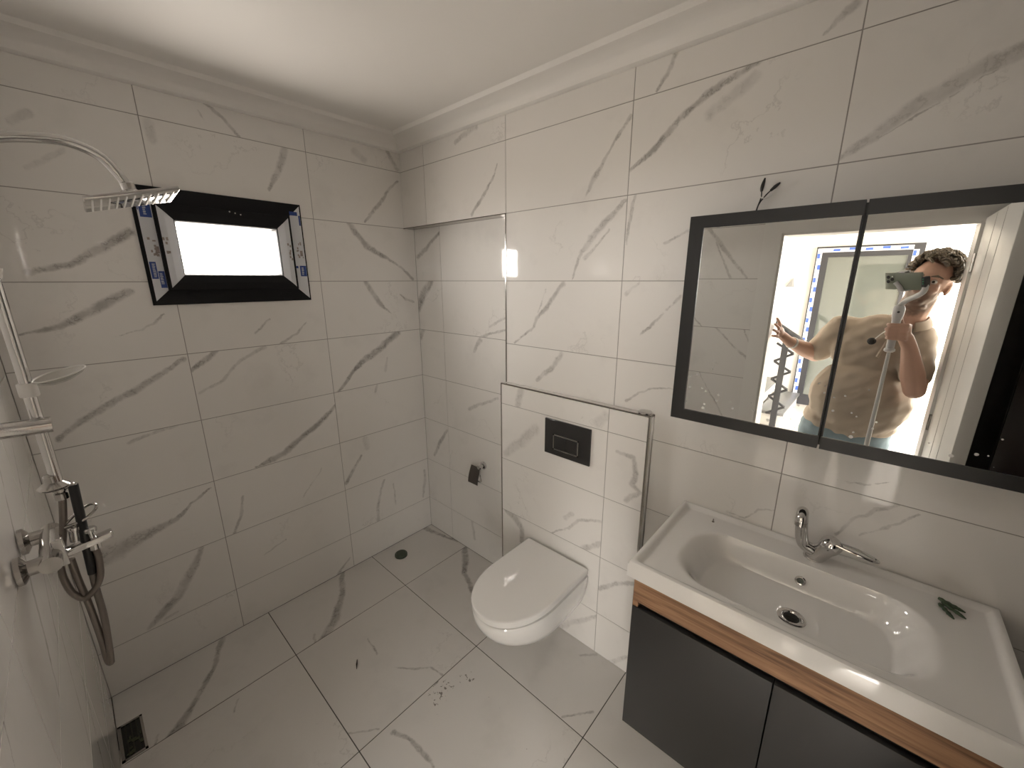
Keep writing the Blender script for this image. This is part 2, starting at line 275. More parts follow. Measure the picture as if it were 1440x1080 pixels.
VEINS = [
 ('W',0.75,[(0.015,2.281,4.3),(0.095,2.213,8.3),(0.126,2.165,10.3),(0.208,2.078,8.0),(0.245,2.038,5.9)]),
 ('W',0.6,[(0.072,2.412,12.3),(0.016,2.329,12.8)]),
 ('W',0.3,[(0.271,2.378,16.9),(0.218,2.348,15.4)]),
 ('W',0.7,[(0.336,2.022,11.4),(0.305,1.978,13.6),(0.25,1.908,14.1),(0.166,1.87,12.6),(0.096,1.838,6.6),(0.027,1.791,6.8),(-0.045,1.733,9.5)]),
 ('W',0.75,[(0.269,1.717,12.3),(0.236,1.654,14.7),(0.192,1.592,13.0),(0.131,1.539,3.4)]),
 ('W',0.7,[(0.059,1.645,4.6),(0.016,1.614,7.0),(-0.04,1.599,7.2)]),
 ('W',0.9,[(0.092,1.421,18.6),(0.216,1.339,17.8),(0.331,1.278,17.1),(0.392,1.226,10.5),(0.486,1.135,8.1),(0.517,1.109,8.1)]),
 ('W',0.9,[(0.524,1.048,10.2),(0.627,0.971,13.7),(0.734,0.913,15.0),(0.811,0.861,14.6),(0.887,0.84,14.1),(0.946,0.831,5.2)]),
 ('W',0.5,[(0.241,1.165,6.8),(0.273,1.078,6.8)]),
 ('W',0.4,[(0.179,1.269,6.9),(0.195,1.201,9.2)]),
 ('W',0.75,[(0.406,0.711,6.9),(0.47,0.623,9.0),(0.51,0.569,11.2)]),
 ('W',0.35,[(0.37,0.801,18.3),(0.366,0.749,18.5)]),
 ('W',0.6,[(0.269,0.492,7.6),(0.309,0.393,7.6),(0.33,0.326,10.2),(0.334,0.235,10.4)]),
 ('W',0.5,[(0.207,0.442,5.2),(0.198,0.292,5.4)]),
 ('W',0.55,[(-0.041,0.44,8.7),(-0.041,0.352,11.8),(-0.016,0.252,8.9)]),
 ('W',0.6,[(0.542,0.074,4.9),(0.582,0.037,7.3),(0.617,0.002,12.1)]),
 ('W',0.65,[(0.61,2.32,14.2),(0.657,2.219,14.0),(0.708,2.13,6.1)]),
 ('W',0.4,[(1.094,2.307,16.5),(1.093,2.252,14.3)]),
 ('W',0.5,[(0.941,2.42,2.6),(0.921,2.358,3.9)]),
 ('W',0.75,[(0.898,2.427,6.5),(0.851,2.389,8.1),(0.799,2.329,7.1)]),
 ('W',0.6,[(0.786,1.544,6.5),(0.824,1.513,4.8),(0.852,1.486,4.7)]),
 ('W',0.55,[(0.622,1.518,3.5),(0.67,1.468,5.2),(0.751,1.43,6.7)]),
 ('W',0.85,[(1.018,1.426,8.7),(1.077,1.383,9.9),(1.117,1.351,8.3)]),
 ('W',0.45,[(0.822,1.418,8.1),(0.934,1.368,7.7),(0.98,1.325,6.1),(1.028,1.28,7.4),(1.109,1.247,5.7)]),
 ('W',0.6,[(1.02,0.705,5.1),(1.04,0.609,6.9),(1.08,0.529,6.9),(1.101,0.468,6.9)]),
 ('W',0.8,[(1.133,0.798,3.1),(1.212,0.752,6.1),(1.272,0.701,10.4),(1.349,0.687,17.1),(1.414,0.672,24.9),(1.481,0.65,34.7),(1.532,0.643,33.8)]),
 ('W',0.7,[(1.215,0.519,8.0),(1.25,0.451,16.1),(1.287,0.404,17.5),(1.333,0.329,19.1),(1.403,0.277,15.5),(1.453,0.237,9.2)]),
 ('W',0.7,[(1.138,1.407,8.1),(1.208,1.363,10.5),(1.276,1.321,12.7),(1.377,1.272,12.1),(1.496,1.199,10.2),(1.543,1.159,7.8)]),
 ('W',0.6,[(1.169,1.595,2.6),(1.199,1.565,3.8),(1.247,1.538,3.7),(1.332,1.519,2.3)]),
 ('W',0.85,[(1.257,1.69,13.0),(1.317,1.657,16.1),(1.397,1.609,13.2),(1.465,1.568,9.5),(1.558,1.549,4.0)]),
 ('W',0.8,[(1.217,1.913,14.0),(1.297,1.85,14.5),(1.398,1.782,10.6),(1.504,1.758,9.8)]),
 ('W',0.4,[(1.206,1.124,4.2),(1.287,1.118,6.6),(1.363,1.094,6.4)]),
 ('W',0.35,[(1.399,2.256,11.5),(1.444,2.22,9.3)]),
 ('W',0.3,[(1.348,2.158,8.1),(1.433,2.085,7.7)]),
 ('W',0.4,[(0.64,0.705,4.1),(0.759,0.579,4.0)]),
 ('W',0.5,[(0.868,0.38,4.0),(0.977,0.344,3.8)]),
 ('W',0.4,[(1.349,0.253,6.4),(1.401,0.244,7.8)]),
 ('M',0.6,[(1.563,2.422,9.8),(1.535,2.364,7.9),(1.503,2.329,3.5)]),
 ('M',0.4,[(1.535,2.417,2.2),(1.514,2.344,2.3)]),
 ('M',0.65,[(1.417,2.277,6.2),(1.377,2.226,6.5),(1.343,2.187,4.0),(1.314,2.145,6.8),(1.274,2.092,11.3),(1.243,2.034,4.4)]),
 ('M',0.85,[(1.816,2.344,11.0),(1.753,2.308,9.7),(1.678,2.281,9.3),(1.613,2.243,9.8),(1.56,2.202,10.3),(1.511,2.159,9.6),(1.425,2.105,6.4)]),
 ('M',0.35,[(1.792,2.286,15.1),(1.685,2.222,16.6)]),
 ('M',0.6,[(1.418,2.007,7.9),(1.384,1.972,9.5),(1.332,1.94,12.7),(1.279,1.892,13.2),(1.239,1.833,9.2),(1.196,1.73,3.2)]),
 ('M',0.5,[(1.352,1.915,4.2),(1.303,1.859,4.4),(1.26,1.815,9.1)]),
 ('M',0.65,[(1.157,1.71,11.5),(1.125,1.677,10.1),(1.077,1.62,10.5),(1.013,1.56,9.2),(0.997,1.517,5.6),(0.879,1.432,6.1)]),
 ('M',0.4,[(1.059,1.688,3.5),(1.021,1.59,3.6)]),
 ('M',0.55,[(1.153,1.409,12.3),(1.1,1.337,11.0),(1.019,1.266,7.8)]),
 ('M',0.65,[(1.653,1.672,6.0),(1.585,1.602,5.2),(1.541,1.552,5.4),(1.488,1.502,2.8)]),
 ('M',0.5,[(1.456,2.019,6.4),(1.442,1.945,6.5),(1.432,1.86,5.4)]),
 ('M',0.5,[(1.65,1.887,5.7),(1.605,1.866,3.6),(1.572,1.852,4.9)]),
 ('M',0.45,[(1.489,1.714,4.0),(1.443,1.674,7.0)]),
 ('M',0.5,[(1.649,1.338,2.6),(1.572,1.324,4.2),(1.525,1.299,4.3),(1.474,1.256,4.5)]),
 ('M',0.5,[(2.303,2.196,15.9),(2.242,2.177,17.0),(2.187,2.147,15.3),(2.138,2.122,14.6),(2.089,2.081,12.4),(2.027,2.038,6.6)]),
 ('M',0.5,[(2.305,2.185,1.8),(2.249,2.158,2.0),(2.196,2.132,2.1),(2.148,2.103,2.2),(2.096,2.071,1.5)]),
 ('M',0.5,[(2.002,2.379,10.8),(1.972,2.364,9.6),(1.947,2.339,3.3)]),
 ('M',0.55,[(2.298,1.12,4.4),(2.257,1.087,6.5),(2.213,1.038,5.9),(2.185,0.977,4.1)]),
 ('M',0.5,[(2.343,1.11,3.4),(2.297,1.05,3.7),(2.238,0.997,3.9)]),
 ('M',0.5,[(2.023,0.99,3.4),(1.979,0.98,3.6),(1.943,0.931,2.5),(1.891,0.929,3.8)]),
 ('M',0.5,[(2.162,1.148,2.9),(2.228,1.162,2.8),(2.285,1.191,1.7)]),
 ('M',0.6,[(0.636,2.413,13.7),(0.541,2.403,12.3),(0.487,2.383,10.6)]),
 ('M',0.75,[(0.771,2.234,3.7),(0.729,2.172,5.8),(0.68,2.118,8.0),(0.597,2.041,8.4)]),
 ('N',0.7,[(0.243,1.99,7.6),(0.117,1.912,13.7),(0.02,1.871,14.3)]),
 ('N',0.85,[(0.149,1.724,19.4),(0.063,1.647,29.1),(0.003,1.558,21.2)]),
 ('N',0.6,[(0.761,1.482,6.5),(0.575,1.429,7.2),(0.266,1.284,14.1)]),
 ('N',0.5,[(0.563,1.408,14.5),(0.509,1.342,10.0)]),
 ('N',0.65,[(0.234,0.792,9.4),(0.144,0.674,13.2),(0.083,0.573,10.3)]),
 ('N',0.4,[(0.447,0.222,9.6),(0.463,0.097,9.8)]),
 ('N',0.5,[(0.043,1.431,18.2),(0.007,1.369,15.5)]),
 ('N',0.4,[(0.689,1.097,7.2),(0.452,0.984,11.0)]),
 ('N',0.4,[(0.761,1.544,4.3),(0.631,1.484,6.9)]),
 ('B',0.4,[(1.047,1.038,24.1),(0.967,0.957,25.7),(0.852,0.854,18.6)]),
 ('B',0.5,[(0.961,1.233,18.1),(0.934,1.131,16.7)]),
 ('B',0.4,[(1.416,1.193,18.9),(1.375,1.15,19.5)]),
 ('B',0.55,[(1.416,0.703,7.2),(1.304,0.662,7.7),(1.256,0.599,6.0),(1.154,0.525,4.3)]),
 ('B',0.55,[(1.422,0.595,11.1),(1.33,0.524,11.9)]),
 ('B',0.65,[(0.849,0.528,15.0),(0.931,0.499,24.3),(0.966,0.459,16.9),(0.961,0.379,12.3)]),
 ('B',0.55,[(1.47,1.053,6.3),(1.545,1.044,9.1),(1.562,0.979,10.7),(1.548,0.927,12.5),(1.583,0.905,9.2),(1.526,0.848,11.3)]),
 ('B',0.6,[(1.589,0.479,10.5),(1.519,0.438,9.2),(1.429,0.362,11.8)]),
 ('B',0.5,[(1.583,0.084,9.9),(1.51,-0.001,8.4)]),
 ('B',0.35,[(1.272,0.681,9.8),(1.234,0.643,10.1)]),
 ('B',0.45,[(1.424,0.197,8.3),(1.277,0.061,13.9),(1.17,-0.052,12.5)]),
 ('F',0.8,[(-0.014,-0.004,17.4),(-0.025,0.073,16.9),(-0.052,0.213,9.7),(-0.069,0.291,12.6)]),
 ('F',0.85,[(-0.062,0.373,18.3),(0.035,0.495,19.5),(0.105,0.561,13.1),(0.138,0.648,14.9),(0.188,0.74,11.6)]),
 ('F',0.8,[(0.557,-0.05,8.6),(0.619,0.04,13.4),(0.682,0.171,14.7),(0.791,0.316,21.7),(0.876,0.383,18.1)]),
 ('F',0.6,[(0.896,0.323,6.2),(0.915,0.376,6.0)]),
 ('F',0.6,[(0.735,0.552,3.9),(0.744,0.661,5.5)]),
 ('F',0.6,[(0.734,0.78,3.5),(0.659,0.874,5.1),(0.62,0.907,5.1),(0.605,0.976,5.0)]),
 ('F',0.65,[(0.886,1.023,9.6),(0.852,1.089,6.7),(0.851,1.162,10.2),(0.848,1.228,6.1)]),
 ('F',0.5,[(1.006,0.89,4.2),(0.916,0.968,4.2)]),
 ('F',0.5,[(0.389,1.483,4.3),(0.289,1.57,4.4)]),
 ('F',0.4,[(0.052,1.445,7.2),(0.113,1.388,5.3)]),
 ('F',0.8,[(1.218,0.006,12.8),(1.282,0.163,9.5),(1.354,0.256,12.2),(1.391,0.305,13.3),(1.437,0.357,18.9),(1.486,0.388,12.0)]),
 ('F',0.6,[(1.258,0.418,4.9),(1.279,0.46,4.8)]),
 ('F',0.6,[(1.507,0.338,4.6),(1.52,0.387,4.4)]),
]
# ---------------------------------------------------------------- tiles
AXES = {'W': (0, 2, 1, 1), 'M': (1, 2, 0, 1), 'N': (1, 2, 0, 1), 'B': (1, 2, 0, 1), 'S': (1, 2, 0, -1), 'F': (0, 1, 2, 1), 'E': (0, 2, 1, -1)}
TILES = []
def tile(parent, wall, u0, u1, v0, v1, face, holes=(), name='wall_tile', th=.006):
    iu, iv, iw, sg = AXES[wall]
    G = .0020 if wall == 'F' else .0015
    u0 += G; u1 -= G; v0 += G; v1 -= G
    if u1 - u0 < .004 or v1 - v0 < .004: return
    us = sorted({u0, u1, *[min(max(h[i], u0), u1) for h in holes for i in (0, 1)]}); vs_ = sorted({v0, v1, *[min(max(h[i], v0), v1) for h in holes for i in (2, 3)]})
    c = [0, 0, 0]; c[iu] = (u0 + u1) / 2; c[iv] = (v0 + v1) / 2; c[iw] = face
    cells = [(a, b, p, q) for a, b in zip(us, us[1:]) for p, q in zip(vs_, vs_[1:])
             if not any(h[0] - 1e-6 <= a and b <= h[1] + 1e-6 and h[2] - 1e-6 <= p and q <= h[3] + 1e-6 for h in holes)]
    if not cells: return
    mb = MB()
    for a, b, p, q in cells:
        lo, hi = [0] * 3, [0] * 3
        lo[iu], hi[iu], lo[iv], hi[iv] = a, b, p, q; lo[iw], hi[iw] = sorted((face, face - sg * th))
        mb.box(lo[0], hi[0], lo[1], hi[1], lo[2], hi[2])
    segs = []; seed = random.random()
    for w, s, pts in VEINS:
        if w != wall: continue
        mu, mv = pts[len(pts) // 2 - (1 if len(pts) == 2 else 0)][:2] if len(pts) != 2 else ((pts[0][0] + pts[1][0]) / 2, (pts[0][1] + pts[1][1]) / 2)
        if not (u0 - .002 <= mu <= u1 + .002 and v0 - .002 <= mv <= v1 + .002): continue
        for (a, b, wa), (p, q, wb) in zip(pts, pts[1:]):
            A = [0, 0, 0]; B = [0, 0, 0]; A[iu] = a - c[iu]; A[iv] = b - c[iv]; B[iu] = p - c[iu]; B[iv] = q - c[iv]
            segs.append((A, B, wa / 1000 * 1.25, wb / 1000 * 1.25, min(1, s * 1.05)))
    if not segs and wall in 'SE':
        for _ in range(random.choice((1, 2, 2))):
            x, y = random.uniform(u0, u1) - c[iu], -(v1 - v0) / 2; an = random.uniform(.5, 1.2); w = random.uniform(.004, .012); last = (x, y)
            for k in range(3):
                nx, ny = last[0] - math.cos(an) * .16, last[1] + math.sin(an) * .14
                A = [0] * 3; B = [0] * 3; A[iu], A[iv] = last; B[iu], B[iv] = nx, ny; w2 = w * random.uniform(.5, 1.4)
                segs.append((A, B, w, w2, .6)); last = (nx, ny); w = w2
    dirt = []
    if wall == 'F':
        for (dx, dy), r in DIRT:
            if u0 < dx < u1 and v0 < dy < v1: dirt.append(((dx - c[0], dy - c[1], 0), r))
    if segs or dirt: mat = marble('marble_tile_print', segs, .05 if wall != 'F' else .20, 1.0 if wall != 'F' else .92, dirt)
    else: mat = GEN_F if wall == 'F' else GEN
    me = mb.mesh(name, mat, c)
    return link(name, me, parent, c)
DIRT = [((.655, 1.030), .10), ((.535, 1.068), .06), ((.70, 1.05), .05)]
GEN = marble('marble_tile_plain'); GEN_F = marble('marble_floor_plain', (), .22, .92)
def grid(parent, wall, us, vs_, face, holes=(), name='wall_tile', skip=None):
    for a, b in zip(us, us[1:]):
        for p, q in zip(vs_, vs_[1:]):
            if skip and skip(a, b, p, q): continue
            tile(parent, wall, a, b, p, q, face, [h for h in holes if h[0] < b and h[1] > a and h[2] < q and h[3] > p], name)
ROWS = [0.0] + [0.224 + .3 * k for k in range(8)] + [2.455]
GD = 0.0012     # grout sits this far behind the tile faces
# floor
mb = MB().box(-ND - .05, XS + .2, -.05, YE + .05, -.08, -GD)
floor = obj('floor', mb, M_FGROUT, kind='structure', origin=(0, 0, 0))
grid(floor, 'F', [-ND, .4016, 1.0071, XS], [0, .3775, .983, 1.5885, 2.194, 2.7995, YE], 0, name='floor_tile')
# window wall
WH = (WX0 + .035, WX1 - .035, WZ0 + .035, WZ1 - .035)
mb = MB()
for x0, x1, z0, z1 in ((-ND - .2, WH[0], -.05, 2.6), (WH[1], XS + .2, -.05, 2.6), (WH[0], WH[1], -.05, WH[2]), (WH[0], WH[1], WH[3], 2.6)):
    mb.box(x0, x1, -.055, -GD, z0, z1)
wall_back = obj('wall_back', mb, M_GROUT, kind='structure', origin=(0, 0, 0))
grid(wall_back, 'W', [-ND, .5213, 1.1213, XS], ROWS, 0, [WH])
# basin wall with recessed niche and bulkhead
mb = MB(); mb.box(-.2, -GD, NY, YE + .1, -.05, 2.6); mb.box(-.2, -ND - GD, -.1, NY + .01, -.05, 2.03); mb.box(-.2, -GD, -.1, NY, 2.024 + GD, 2.6)
wall_right = obj('wall_right', mb, M_GROUT, kind='structure', origin=(0, 0, 0))
grid(wall_right, 'M', [NY, 1.4241, 2.0241, 2.6241, YE], ROWS, 0, [(NY, BY, 0, BZ)])
grid(wall_right, 'M', [0, .2241, NY], ROWS[7:], 0)
grid(wall_right, 'N', [0, .242, NY], ROWS[:8], -ND)
# cistern box in front of the basin wall
mb = MB().box(-GD, BD - GD, NY, BY - GD, -.01, BZ - GD)
cistern = obj('wall_cistern_box', mb, M_GROUT, kind='structure', origin=(0, NY, 0))
grid(cistern, 'B', [NY, 1.4259, BY], ROWS[:4] + [1.124, BZ] if False else [0, .224, .524, .824, 1.124, BZ], BD)
obj('ledge_tile', MB().box(.001, BD - .004, NY, BY - .004, BZ - .006, BZ), GEN, cistern)
obj('side_tile', MB().box(.001, BD - .004, BY - .006, BY, .001, BZ - .008), GEN, cistern)
# metal edge profiles
def trim(name, boxes, mat=M_STEEL): return obj(name, boxes, mat, kind='structure')
mb = MB(); t = .0035
mb.box(-.006, t, -.0005, NY, 2.024 - t, 2.024 + .001); mb.box(-.012, t, NY - t, NY + .001, BZ, 2.024); mb.box(-ND, t, -.0005, NY, 2.0235, 2.0245)
trim('trim_1', mb)
mb = MB()
mb.box(BD - .006, BD + .002, NY - .002, NY + t, 0, BZ); mb.box(BD - .006, BD + .002, NY, BY, BZ - .003, BZ + .003)
mb.box(BD - .008, BD + .0025, BY - .004, BY + .003, 0, BZ + .001); mb.box(.001, .006, BY, BY + .003, 0, BZ)
trim('trim_2', mb)
# door wall with doorway
mb = MB()
for y0, y1, z0, z1 in ((-.1, DY0 - .0135, -.05, 2.7), (DY1 + .0135, YE + .1, -.05, 2.7), (DY0 - .0135, DY1 + .0135, DZ + .0135, 2.7)):
    mb.box(XS + GD, HX0, y0, y1, z0, z1)
wall_left = obj('wall_left', mb, M_GROUT, kind='structure', origin=(XS, 0, 0))
grid(wall_left, 'S', [0, .55, 1.15, 1.75, 2.35, 2.95, YE], ROWS, XS, [(DY0 - .0135, DY1 + .0135, 0, DZ + .0135)])
# end wall
wall_front = obj('wall_front', MB().box(-.2, XS + .05, YE + GD, YE + .15, -.05, 2.6), M_GROUT, kind='structure', origin=(0, YE, 0))
grid(wall_front, 'E', [0, .5, 1.1, XS], ROWS, YE)
# ceiling and cornice
ceiling = obj('ceiling', MB().box(-.2, XS + .05, -.2, YE + .1, ZC, ZC + .1), M_PLASTER, kind='structure', origin=(0, 0, ZC))
prof = [(0, 2.422), (.006, 2.422), (.016, 2.430)] + [(.016 + .066 * (1 - math.cos(a)), 2.430 + .044 * math.sin(a)) for a in [PI / 2 * k / 6 for k in range(1, 7)]] + [(.092, 2.476), (.098, ZC - .006), (.104, ZC), (0, ZC)]
mb = MB()
corners = [(0, 0, 1, 1), (XS, 0, -1, 1), (XS, YE, -1, -1), (0, YE, 1, -1), (0, 0, 1, 1)]
mb.rings([[(cx + sx * p, cy + sy * p, z) for p, z in prof] for cx, cy, sx, sy in corners], False, False)
obj('trim_3', mb, M_PLASTER, kind='structure', smooth=True)

# ---------------------------------------------------------------- window
win = empty('window_1', (.89, 0, WZ0), None, None, kind='structure')
def ring_frame(x0, x1, z0, z1, w, prof):
    """mitred frame, each side one mesh; prof: list of (inset from outer edge, y)"""
    out = {}
    for side in ('left', 'right', 'top', 'bottom'):
        mb = MB(); rings = []
        ends = {'left': ((x1, z0, -1, 1), (x1, z1, -1, -1)), 'right': ((x0, z0, 1, 1), (x0, z1, 1, -1)), 'top': ((x0, z1, 1, -1), (x1, z1, -1, -1)), 'bottom': ((x0, z0, 1, 1), (x1, z0, -1, 1))}[side]
        for cx, cz, sx, sz in ends: rings.append([(cx + sx * p, y, cz + sz * p) for p, y in prof])
        mb.rings(rings, False, False); out[side] = mb
    return out
fr = ring_frame(WX0, WX1, WZ0, WZ1, .066, [(0, -.06), (0, .008), (.003, .011), (.060, .011), (.064, .008), (.064, -.06)])
sa = ring_frame(WX0 + .058, WX1 - .058, WZ0 + .058, WZ1 - .058, .06, [(0, -.05), (0, .022), (.004, .026), (.030, .026), (.060, .015), (.0635, .010), (.066, -.03), (.066, -.05)])
for k, mb in fr.items(): obj('outer_frame', mb, M_WBLACK, win)
for k, mb in sa.items(): obj('sash', mb, M_WBLACK, win)
gp = obj('pane', MB().box(WX0 + .118, WX1 - .118, -.036, -.030, WZ0 + .118, WZ1 - .118), M_GLASS, win)
# protective film strips on the two upright profiles, blue printed labels and grey print
def film(parts, mat, nm, y):
    for q in parts:
        mb = MB(); n = len(q); mb.add([(x, y + (dy[0] if dy else 0), z) for x, z, *dy in q] + [(x, y - .0006 + (dy[0] if dy else 0), z) for x, z, *dy in q], [tuple(range(n)), tuple(reversed(range(n, 2 * n)))] + [(i, (i + 1) % n, n + (i + 1) % n, n + i) for i in range(n)])
        obj(nm, mb, mat, win)
zt, zb = WZ1, WZ0
L0, L1 = WX1 - .012, WX1 - .056
R0, R1 = WX0 + .007, WX0 + .056
film([[(L0, zb + .016), (L1, zb + .058), (L1, zt - .058), (L0, zt - .016)], [(R0, zb + .010), (R1, zb + .057), (R1, zt - .057), (R0, zt - .008)]], M_FILM, 'protective_film', .0122)
# inner strips lie on the sloping sash
SL = lambda p: .0268 - max(0, p - .030) * .367
def sash_strip(side):
    p0, p1 = .010, .058
    if side == 'l': f = lambda p: WX1 - .058 - p
    else: f = lambda p: WX0 + .058 + p
    mb = MB(); rows = []
    for p in (p0, .030, p1):
        rows.append([(f(p), SL(p), WZ0 + .058 + p), (f(p), SL(p), WZ1 - .058 - p)])
    mb.rings(rows, False, False, closed=False); obj('protective_film', mb, M_FILM, win)
sash_strip('l'); sash_strip('r')
blue = []
for x0, x1, z0, z1 in ((L1 + .003, L0 - .006, 1.965, 2.052), (L0 - .004, L0 - .001, 1.99, 2.052), (L0 - .002, L0 - .022, 1.735, 1.800), (L1 + .001, L1 + .020, 1.700, 1.765),
                       (R0 + .001, R0 + .030, 1.748, 1.798), (R1 - .002, R1 - .012, 1.786, 1.797), (R1 - .002, R0 + .012, 2.028, 2.062 if False else 2.045), (R0 + .001, R0 + .008, 1.985, 2.03)):
    blue.append([(x0, z0), (x1, z0), (x1, z1), (x0, z1)])
film(blue, M_BLUE, 'film_label', .0128)
# illegible white lettering on the labels and grey print beside them
let = MB()
for x, z0, z1 in (((L0 + L1) / 2, 1.975, 2.045), (L0 - .014, 1.742, 1.795), (L1 + .012, 1.715, 1.760), (R0 + .018, 1.755, 1.792)):
    z = z0
    while z < z1:
        h = random.uniform(.003, .006); let.box(x - random.uniform(.002, .005), x + .005, .0129, .0133, z, z + h * .55); z += h + .001
obj('film_lettering', let, M_FILM, win)
pr = MB()
for x, z in (((L0 + L1) / 2 - .004, 1.855), ((R0 + R1) / 2, 1.865)):
    for k in range(9): a, b = x + random.uniform(-.018, .012), z + random.uniform(-.035, .035); pr.box(a, a + random.uniform(.004, .010), .0123, .0128, b, b + random.uniform(.005, .012))
    pr.box(x - .016, x - .004, .0123, .0128, z - .022, z + .004)
obj('film_print', pr, M_PRINT, win)
pr = MB()
for f in (lambda p: WX1 - .058 - p, lambda p: WX0 + .058 + p):
    for k in range(8):
        p = random.uniform(.012, .026); z = 1.86 + random.uniform(-.04, .03); a = f(p); pr.box(a - .003, a + .004, .0266, .0272, z, z + random.uniform(.004, .012))
obj('film_print', pr, M_PRINT, win)
for x in (.865, .885, .845): obj('screw', MB().lathe((x, .0265, WZ1 - .070 + (x - .865) * .2), (0, 1, 0), [(.003, -.002), (.003, .001), (.001, .002)], 8), M_CHROME, win)
for x in (.70, 1.06): obj('drain_slot_cover', MB().box(x - .022, x + .022, .010, .0135, WZ0 + .030, WZ0 + .040), M_WBLACK, win)

# outside: ground and the building seen through the window
obj('ground', MB().box(-60, 60, -80, 80, -6.2, -6), plain('pale_earth', (.30, .26, .20), .9, var=.2, vscale=.3), kind='structure')
bld = empty('neighbour_house', (-3.2, -16, -6), 'ochre rendered house standing outside beyond the small window', 'building')
obj('wall', MB().box(-6.5, -1.55, -20, -15, -6, 1.75), plain('ochre_render', (.42, .24, .09), .9, var=.1), bld)
obj('roof', MB().rings([[(-6.9, -14.6, 1.75), (-6.9, -20.4, 1.75), (-6.9, -17.5, 2.0)], [(-1.2, -14.6, 1.75), (-1.2, -20.4, 1.75), (-1.2, -17.5, 2.0)]]), plain('terracotta', (.40, .17, .08), .8), bld)
# ---------------------------------------------------------------- vanity cabinet, basin, tap
VY0, VY1, VX = 1.755, 2.512, .442
van = empty('vanity_cabinet', (VX / 2, 2.13, .285), 'wall-hung vanity cabinet with dark grey doors under an oak strip', 'cabinet')
mb = MB(); mb.box(.002, VX - .02, VY0, VY0 + .016, .285, .862); mb.box(.002, VX - .02, VY1 - .016, VY1, .285, .862); mb.box(.002, VX - .02, VY0, VY1, .285, .301); mb.box(.002, .014, VY0, VY1, .285, .862)
obj('carcass', mb, M_ANTH, van)
mb = MB(); mb.box(VX - .018, VX, VY0, VY1, .777, .862); mb.box(VX - .018, VX, VY0, VY0 + .016, .759, .779)
mb.box(VX - .018, VX, VY1 - .016, VY1, .759, .779)
obj('front_rail', mb, M_WOOD, van, 'oak-look strip below the basin')
obj('finger_groove', MB().box(VX - .05, VX - .017, VY0 + .016, VY1 - .016, .735, .779), M_GAP, van)
for y0, y1 in ((VY0, 2.1265), (2.1295, VY1)):
    obj('door', MB().box(VX - .016, VX + .002, y0, y1, .290, .757), M_ANTH, van, bevel=.001)
BX, BY0, BY1, ZT = .462, 1.737, 2.526, .920
def basin():
    nx, ny = 96, 168
    rr = .010
    def z(x, y):
        e = min(x, BX - x, y - BY0, BY1 - y)          # distance to outer edge
        ef = BX - x
        zz = ZT
        if e < rr: zz = ZT - rr + math.sqrt(max(0, rr * rr - (rr - e) ** 2))
        s = min(1, max(0, (e - .016) / .014)); zz -= .011 * s * s * (3 - 2 * s)
        # bowl: rounded rectangle
        cx, cy, hx, hy, r = .263, 2.118, .148, .292, .115
        qx, qy = abs(x - cx) - hx + r, abs(y - cy) - hy + r
        sd = math.hypot(max(qx, 0), max(qy, 0)) + min(max(qx, qy), 0) - r
        back = max(0, min(1, (.20 - x) / .08))
        wy = max(0, min(1, (abs(y - cy) - .12) / .15))
        wdt = .024 + .085 * wy * (1 - back)
        t = min(1, max(0, -sd / wdt)); t = t * t * (3 - 2 * t)
        zz -= .070 * t
        dd = math.hypot((x - .262), (y - 2.13)); zz -= .016 * t * max(0, 1 - dd / .30)
        return zz
    mb = MB(); vs_ = []; fs = []
    xs = [BX * (i / nx) for i in range(nx + 1)]; ys = [BY0 + (BY1 - BY0) * j / ny for j in range(ny + 1)]
    def warp(t): return t
    for x in xs:
        for y in ys: vs_.append((x, y, z(x, y)))
    for i in range(nx):
        for j in range(ny): a = i * (ny + 1) + j; fs.append((a, a + 1, a + ny + 2, a + ny + 1))
    per = [(0, j) for j in range(ny)] + [(i, ny) for i in range(nx)] + [(nx, j) for j in range(ny, 0, -1)] + [(i, 0) for i in range(nx, 0, -1)]
    n0 = len(vs_)
    for i, j in per: vs_.append((xs[i], ys[j], ZT - .012 if False else .868))
    n1 = len(vs_)
    for i, j in per: vs_.append((min(max(xs[i], .006), BX - .006), min(max(ys[j], BY0 + .006), BY1 - .006), .8625))
    m = len(per)
    for k in range(m):
        a, b = per[k][0] * (ny + 1) + per[k][1], per[(k + 1) % m][0] * (ny + 1) + per[(k + 1) % m][1]
        fs.append((a, n0 + k, n0 + (k + 1) % m, b)); fs.append((n0 + k, n1 + k, n1 + (k + 1) % m, n0 + (k + 1) % m))
    mb.add(vs_, fs); return mb, z
bmb, bz = basin()
ba = empty('washbasin', (BX / 2, 2.13, .8625), 'wide white ceramic washbasin with shallow bowl on the vanity cabinet', 'sink')
obj('bowl', bmb, M_CERAMIC, ba, smooth=True)
dz = bz(.262, 2.13)
dr = obj('drain_ring', MB().lathe((.262, 2.13, dz), (0, 0, 1), [(.034, -.004), (.034, .003), (.031, .0045), (.022, .0042), (.020, .001), (.0, .0008)], 28), M_CHROME, ba, smooth=True)
obj('drain_grid', MB().box(.248, .276, 2.1285, 2.1315, dz + .001, dz + .004).box(.2605, .2635, 2.116, 2.144, dz + .001, dz + .004).lathe((.262, 2.13, dz + .001), (0, 0, 1), [(.019, 0), (.019, .0008)], 20), plain('dark_hole', (.02, .018, .015), .4), dr)
ov = Vector((.129, 2.129, bz(.129, 2.129))); on = Vector((-(bz(.132, 2.129) - bz(.126, 2.129)) / .006, 0, 1)).normalized()
orr = obj('overflow_ring', MB().lathe(ov, on, [(.014, -.006), (.014, .003), (.012, .004), (.0085, .003), (.008, .0)], 22), M_CHROME, ba, smooth=True)
